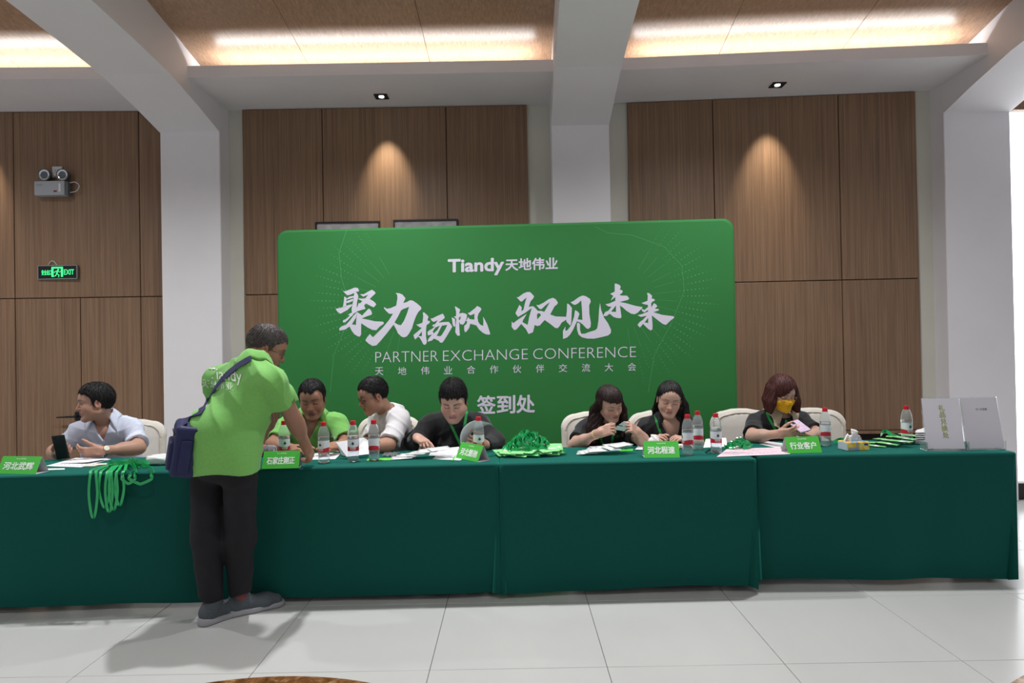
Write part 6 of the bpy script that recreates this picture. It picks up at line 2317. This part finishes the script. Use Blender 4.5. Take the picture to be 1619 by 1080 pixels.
sleeves(664, 724, 9, 2, .22, 'milky plastic badge sleeve in the heap before the man in black')
sleeves(955, 717.5, 9, 5, .20, 'milky plastic badge sleeve in the heap before the wristband woman')
sheet('paper_sheet', [(925, 713), (985, 712), (972, 705), (932, 706)], 'white printed sheet under the sleeves of the wristband woman', lettering=[(.1, .9, .2 + .15 * k, .05) for k in range(4)], z=.0)
sheet('clear_sleeve', [(604, 722), (627, 722), (632, 716), (608, 716)], 'clear crumpled sleeve behind the lime strip', 'badge sleeve', m=mat('clear_film', lin(210, 220, 220), .1, trans=.85, ior=1.05), lift=lambda u, w: .006 * abs(math.sin(9 * u + 5 * w)))
# bag of sleeves beside the standing man
fb = run([('+', rbx(V3(on_table(247, 736)) + np.array((0.03, .075, .026)), (.085, .06, .006), .018, np.array(Matrix.Rotation(R(12), 3, 'Z'))), .01)], .005, .02)
fb.mod(wrinkle(.010, 51, 1.4))
fb.mod(lambda F, X, Y, Z: np.maximum(F, TOP + .001 - Z))
v_, f_ = fb.nets()
bs = Vector(on_table(247, 736))
o = link('sleeve_packet', np_mesh('sleeve_packet', v_ - np.array(bs), f_), M_sleeve, None, bs)
tag(o, 'bulging white packet of sleeves beside the standing man\'s bag', 'packet')

# ---- lanyards
M_band2 = mat('satin_green', lin(34, 172, 96), .26, var=.05, vscale=40, spec=.7)
M_badge = mat('badge_print', lin(140, 214, 140), .45, var=.18, vscale=55)
M_clip = mat('clip_metal', lin(190, 192, 190), .25, metal=1.)


def lanyard(pts, w, label, group, m=None, side=None, badge=None, clip=None):
    pts = [Vector(p) for p in pts]
    cp = catmull(pts, 10)
    rnd = random.Random(int(abs(pts[0].x * 1e4)))
    sd = []
    for i, p in enumerate(cp):
        a = rnd.uniform(-.02, .02) + .5 * math.sin(i * .35 + pts[0].x * 30)
        sd.append(Vector((.45 * math.sin(2 * a), .25 * math.cos(i * .2), .75 + .25 * math.cos(a))) if side is None else Vector(side))
    o = MB().ribbon(cp, w, sd, .0014).out('lanyard', m or M_band2, smooth=False)
    tag(o, label, 'lanyard', group)
    if clip is not None:
        c = Vector(clip)
        MB().rbox(c.x - .008, c.x + .008, c.y - .006, c.y + .006, c.z - .004, c.z + .006, .003, 1).tube([c + Vector((-.012, 0, .0)), c + Vector((-.022, -.006, .002)), c + Vector((-.03, 0, 0))], .0025, 6).out('clip', M_clip, o)
    if badge is not None:
        c, a, tilt = badge
        M_ = Matrix.Translation(Vector(c)) @ Matrix.Rotation(a, 4, 'Z') @ Matrix.Rotation(tilt, 4, 'X')
        b_ = MB().rbox(-.036, .036, -.052, .052, -.0012, .0012, .0008, 1, M_).out('badge', M_badge, o)
        MB().box(-.024, .024, -.012, .002, .0014, .0018, M_).out('badge_print', M_print_w, b_)
    return o


# hanging over the front edge of the first table
rnd = random.Random(8)
edge = []
for k, (xa, xb, yl) in enumerate(((142, 152, 815), (158, 172, 800), (168, 176, 806), (174, 184, 803), (183, 194, 796), (194, 212, 764), (206, 238, 765))):
    ty = 3.66 + .012 * k
    top = on_table(184 + 4 * k - 12, 738)
    yf = 3.640 + .06 * ((xa) / 270)
    pa, pb = (xa, 748), (xb, 748)
    fy = 3.600 - .0028 * k + (P(xa, 748, 3.65).x + 2.985) / 1.46 * .09
    pts = [top + Vector((0, .02, .012 + .004 * k)), PZ(xa + 6, 742, TOP + .012), P(xa + 1, 749, fy - .004), P(xa - 1.5, (749 + yl) / 2, fy - .012), P((xa + xb) / 2 - 2, yl, fy - .014), P((xa + xb) / 2 + 3, yl - .5, fy - .012), P(xb + 2, (749 + yl) / 2, fy - .016), P(xb, 749, fy - .006), PZ(xb + 4, 742, TOP + .016), top + Vector((.03, .03, .018 + .004 * k))]
    lanyard(pts, .015, '%s green lanyard loop over the table edge, counted from the first name card' % ('first', 'second', 'third', 'fourth', 'fifth', 'sixth', 'seventh')[k], 'lanyards hanging over the table edge', side=(1, -.15, .0) if k < 5 else None, clip=(top + Vector((0, .02, .01))) if k in (1, 5) else None)
for k in range(4):
    c = on_table(192 + 8 * k, 740)
    pts = [c + Vector((.07 * math.cos(a + k) * (1 + .2 * math.sin(3 * a)), .030 * math.sin(a + k), .010 + .014 * (1 + math.sin(2 * a + k)))) for a in np.linspace(0, 6.0, 9)]
    lanyard(pts, .020, 'satin green lanyard bunched on the table beside the white packet', 'lanyards bunched beside the packet')


def heap(cx, cy, rx, ry, h, n, seed, label, group, badges=0, blabel=None):
    rnd = random.Random(seed)
    c = on_table(cx, cy)
    for k in range(n):
        ph = rnd.uniform(0, 6.28); m_ = rnd.uniform(.45, 1.0); hh = h * (1 - .55 * m_) * rnd.uniform(.6, 1.1)
        ox, oy = rnd.uniform(-.35, .35) * rx, rnd.uniform(-.35, .35) * ry
        el = rnd.uniform(.35, .75)
        pts = []
        for a in np.linspace(0, rnd.uniform(4.6, 6.1), 10):
            x = math.cos(a + ph) * rx * m_ * (.8 + .25 * math.sin(2 * a + ph)); y = math.sin(a + ph) * ry * m_
            rr = min(1., math.hypot((x + ox) / rx, (y + oy) / ry))
            z = .008 + max(0, h * (1 - rr ** 1.3)) * (.55 + .45 * math.sin(1.5 * a + ph) ** 2) + hh * .15
            pts.append(c + Vector((x + ox, y + oy, z)))
        bd_ = None; cl = None
        if k < badges:
            aa = (PI + PI * ((k * 3) % 8 + .5) / 8) if k < 8 else 2 * PI * k / badges + .3
            bx, by = math.cos(aa) * rx * 1.0, math.sin(aa) * ry * .75
            frnt = by < .02
            bd_ = (c + Vector((bx, by, (.017 if frnt else .005) + .0022 * (k if frnt else k % 3))), rnd.uniform(-.6, .6) if frnt else aa + rnd.uniform(.6, 1.6), R(13) if frnt else R(rnd.uniform(-7, 7)))
            pts.append(c + Vector((bx * .8, by * .8, .018)))
        if k % 2 == 0: cl = pts[-1]
        lanyard(pts, .020, label, group, badge=bd_, clip=cl)


heap(836, 719, .165, .105, .135, 24, 3, 'satin green lanyard with badge in the big heap', 'lanyards in the big heap', badges=14)
heap(1170, 709, .075, .05, .055, 9, 6, 'satin green lanyard in the small heap behind the pink sheet', 'lanyards in the small heap')
# badges by the tissue box
rnd = random.Random(12)
for k in range(9):
    c = on_table(1384 + 7 * k * .95, 706 - (k % 3) * 4.0)
    M_ = Matrix.Translation(c + Vector((0, 0, .004 + .0045 * k))) @ Matrix.Rotation(R(52 + rnd.uniform(-22, 22)), 4, 'Z') @ Matrix.Rotation(R(rnd.uniform(-5, 5)), 4, 'X')
    o = MB().rbox(-.038, .038, -.058, .058, -.0015, .0015, .001, 1, M_).out('badge_card', M_badge)
    tag(o, 'green badge card in the pile beside the tissue box', 'badge', 'green badge cards beside the tissue box')
    q = MB().box(-.024, .024, -.02, .004, .0016, .002, M_).out('badge_print', M_print_w, o)
    q = MB().box(-.039, -.034, -.058, .058, -.002, .0022, M_).out('dark_edge', M_ink, o)
pts = [on_table(1395, 696) + Vector((0, .02, .03)), on_table(1402, 694) + Vector((0, .02, .05)), on_table(1412, 696) + Vector((0, .02, .035)), on_table(1425, 700) + Vector((0, .0, .03))]
lanyard(pts, .020, 'short loop of green lanyard on the pile of badges', 'lanyard loops on the badges')
pts = [on_table(1320, 703) + Vector((0, .02, .01)), on_table(1330, 701) + Vector((0, .02, .022)), on_table(1342, 702) + Vector((0, .02, .02)), on_table(1352, 705) + Vector((0, .02, .008))]
lanyard(pts, .020, 'short green lanyard lying behind the tissue box', 'lanyard loops on the badges')
pts = [on_table(1116, 716.5), on_table(1120, 713), on_table(1128, 712), on_table(1134, 714)]
o = MB().tube(catmull([p + Vector((0, 0, .004)) for p in pts], 5), .004, 6).out('black_cord', M_ink, smooth=True)
tag(o, 'short black cord beside the pink sheet', 'cord')

# ---- tissue pack
t0, t1, t2 = on_table(1326.5, 712), on_table(1341, 713.5), on_table(1375.5, 712)
ux = (t2 - t1).normalized(); uy = Vector((-ux.y, ux.x, 0)); W = (t2 - t1).length; D = .10; H = .052
tb = empty('tissue_box', t1 + ux * W / 2 + uy * D / 2 + Vector((0, 0, -.001)), math.atan2(ux.y, ux.x))
tag(tb, 'blue and yellow tissue pack with a white tissue pulled up', 'tissue box')


def tissue_mat():
    m, nt, b = new_mat('tissue_print')
    tc = nt.nodes.new('ShaderNodeTexCoord')
    n = nt.nodes.new('ShaderNodeTexNoise'); n.inputs['Scale'].default_value = 26; n.inputs['Detail'].default_value = 1
    nt.links.new(tc.outputs['Object'], n.inputs['Vector'])
    r = nt.nodes.new('ShaderNodeValToRGB'); r.color_ramp.interpolation = 'EASE'
    e = r.color_ramp.elements
    e[0].position = .42; e[0].color = lin(110, 165, 210); e[1].position = .52; e[1].color = lin(236, 186, 40)
    k = e.new(.66); k.color = lin(250, 226, 120)
    nt.links.new(n.outputs['Fac'], r.inputs[0]); nt.links.new(r.outputs[0], b.inputs['Base Color'])
    b.inputs['Roughness'].default_value = .35
    return m


MB().rbox(-W / 2, W / 2, -D / 2, D / 2, 0, H, .006, 2).out('pack', tissue_mat(), tb, local=True)
MB().box(-W / 2 - .0008, -W / 2 + .004, -D / 2 + .006, D / 2 - .006, .004, H - .004).out('end_panel', mat('pale_blue_film', lin(205, 220, 232), .4), tb, local=True)
MB().box(W / 2 - .035, W / 2 - .012, -D / 2 - .0008, -D / 2 + .002, H - .022, H - .010).out('brand_patch', mat('deep_blue', lin(24, 60, 150), .4), tb, local=True)
v = []; f = []
for i in range(15):
    a = -PI / 2 + PI * i / 14
    for j in range(7):
        u = j / 6
        v.append((-.01 + (.055 * (1 - .35 * u) + .006 * math.sin(5 * a + 3 * u)) * math.sin(a) + .012 * u, (.012 + .02 * u * math.cos(a)) * math.sin(7 * a + 2 * u) * .8, H - .003 + u * (.062 + .012 * math.sin(3 * a + 1) - .02 * abs(math.sin(a)))))
for i in range(14):
    for j in range(6): f.append((i * 7 + j, i * 7 + j + 1, i * 7 + 8 + j, i * 7 + 7 + j))
q = link('tissue', mesh('tissue', v, f, True), mat('tissue_paper', lin(236, 232, 228), .9), tb)
md = q.modifiers.new('thickness', 'SOLIDIFY'); md.thickness = .0015

# ---- paper pile and standing acrylic signs
for k in range(6):
    sheet('paper_sheet', [(1447, 702 - k * .25), (1472, 702 - k * .25), (1476, 693.5), (1450 + k, 693)], ('bottom', 'second', 'third', 'fourth', 'fifth', 'topmost')[k] + ' white sheet of the rumpled pile beside the sign holders', z=.002, lift=lambda u, w, k=k: .010 * k + (.004 + .0022 * k) * (1 + math.sin(2.6 * u) * w + .5 * math.sin(5 * w)), group='sheets of the rumpled pile')
M_acryl = mat('acrylic', lin(232, 240, 240), .05, trans=.9, ior=1.2, spec=.6)
M_insert = mat('sign_insert', lin(206, 203, 210), .6)
M_olive = mat('olive_lettering', lin(150, 160, 60), .6)


def acrylic(a, b, hpx, label, kind):
    A, B = on_table(*a), on_table(*b)
    ux = B - A; W = ux.length; ux.normalize()
    H = .300
    o = empty('sign_holder', (A + B) / 2 + Vector((0, 0, -.001)), math.atan2(ux.y, ux.x))
    tag(o, label, 'sign holder')
    lean = .055
    n = Vector((0, lean, H)).normalized()
    MB().rbox(-W / 2, W / 2, 0, .085, 0, .004, .0015, 1).out('foot', M_acryl, o, local=True)
    def slab(y, t): return [Vector((-W / 2, y, .004)), Vector((W / 2, y, .004)), Vector((W / 2, y + lean, H)), Vector((-W / 2, y + lean, H))]
    MB().poly(slab(.012, 0), (0, .003, 0)).out('rear_plate', M_acryl, o, local=True)
    MB().box(-W / 2, -W / 2 + .003, .001, .085, .002, .05).out('side_rib', M_acryl, o, local=True)
    MB().box(W / 2 - .003, W / 2, .001, .085, .002, .05).out('side_rib', M_acryl, o, local=True)
    ins = [Vector((-W / 2 + .003, .010, .012)), Vector((W / 2 - .003, .010, .012)), Vector((W / 2 - .003, .010 + lean * .985, H - .004)), Vector((-W / 2 + .003, .010 + lean * .985, H - .004))]
    pn = MB().poly(ins, (0, -.001, 0)).out('insert', M_insert, o, local=True)
    up = (ins[3] - ins[0]); ux_ = Vector((1, 0, 0)); nf = Vector((0, -1, .18)).normalized()
    base = ins[0] + Vector((0, -.0016, 0))
    if kind == 'gift':
        for k, ch in enumerate('礼品兑换处'):
            mb = MB()
            bold_quad(mb, ch, base + ux_ * (W * .415 + k * .0015) + up * (.755 - k * .135), (.032, 0, 0), up * .115, nf, .012)
            mb.out('character', M_olive, pn if False else o, local=True)
    else:
        mb = MB()
        mb.add(*text_quad('TF 卡领用', base + ux_ * (W * .36) + up * .745, (W * .30, 0, 0), up * .048))
        mb.out('lettering', M_ink, o, local=True)
    return o


acrylic((1466, 713), (1528, 713), 80, 'standing acrylic sign with a column of olive characters', 'gift')
acrylic((1532, 712.5), (1591, 711), 80, 'standing acrylic sign with a small dark heading', 'tf')

# ---- things in people's hands


def phone(c, ux, uy, w, h, t, m, label, name='phone'):
    c = Vector(c); ux = Vector(ux).normalized(); uy = (Vector(uy) - ux * Vector(uy).dot(ux)).normalized(); nz = ux.cross(uy)
    Mx = Matrix((ux, uy, nz)).transposed().to_4x4(); Mx.translation = c
    o = empty(name, c)
    tag(o, label, 'phone')
    MB().rbox(-w / 2, w / 2, -h / 2, h / 2, -t / 2, t / 2, .0035, 2, Mx).out('body', m, o)
    MB().rbox(-w / 2 + .003, w / 2 - .003, -h / 2 + .003, h / 2 - .003, -t / 2 - .0006, -t / 2 + .001, .0004, 1, Mx).out('screen', M_black, o)
    MB().rbox(-w / 2 + .008, -w / 2 + .030, h / 2 - .036, h / 2 - .010, t / 2 - .0005, t / 2 + .0012, .0005, 1, Mx).out('camera_bump', M_ink, o)
    return o


phone(P(96, 707, 4.12), (1, -.1, .10), (-.25, -.15, .9), .082, .150, .010, mat('black_phone_case', lin(14, 15, 18), .35), 'black phone held by the man in the pale shirt')
phone(P(1264, 674, 4.15), (1, .2, .22), (.15, .88, .45), .070, .125, .009, mat('pink_phone_case', lin(206, 180, 205), .4, var=.15, vscale=60), 'pink patterned phone held by the woman in the yellow mask')
# card held up by the woman with the wristband
c = P(981, 678, 4.13)
M_clear = mat('clear_card', lin(190, 214, 208), .2, trans=.35, ior=1.1)
o = MB().poly([P(971, 679, 4.13), P(987, 682, 4.15), P(993, 676, 4.16), P(976, 673, 4.14)], (0, .002, 0)).poly([P(978, 672, 4.15), P(988, 674, 4.16), P(993, 669, 4.17), P(984, 667.5, 4.16)], (0, .001, 0)).out('badge_holder', M_clear)
tag(o, 'clear badge holder held up between the wristband woman\'s hands', 'badge')
# crumpled tissue in the hand of the woman with the parting
fb = run([('+', ell(P(1032, 697, 4.22), (.030, .022, .024)), .01), ('+', ell(P(1036, 691, 4.23), (.018, .016, .018)), .01)], .004, .02)
fb.mod(wrinkle(.016, 61, 3.0))
v_, f_ = fb.nets(); b_ = P(1032, 700, 4.22)
o = link('crumpled_tissue', np_mesh('crumpled_tissue', v_ - np.array(b_), f_), bpy.data.materials['tissue_paper'], None, b_)
tag(o, 'crumpled white tissue in the hand of the woman with the parting', 'tissue')
# pen of the seated man in the green polo
o = MB().tube([P(470, 706, 4.06), P(489, 711, 4.03)], .0042, 8).out('pen', M_ink, smooth=True)
tag(o, 'dark pen in the hand of the seated green polo man', 'pen')
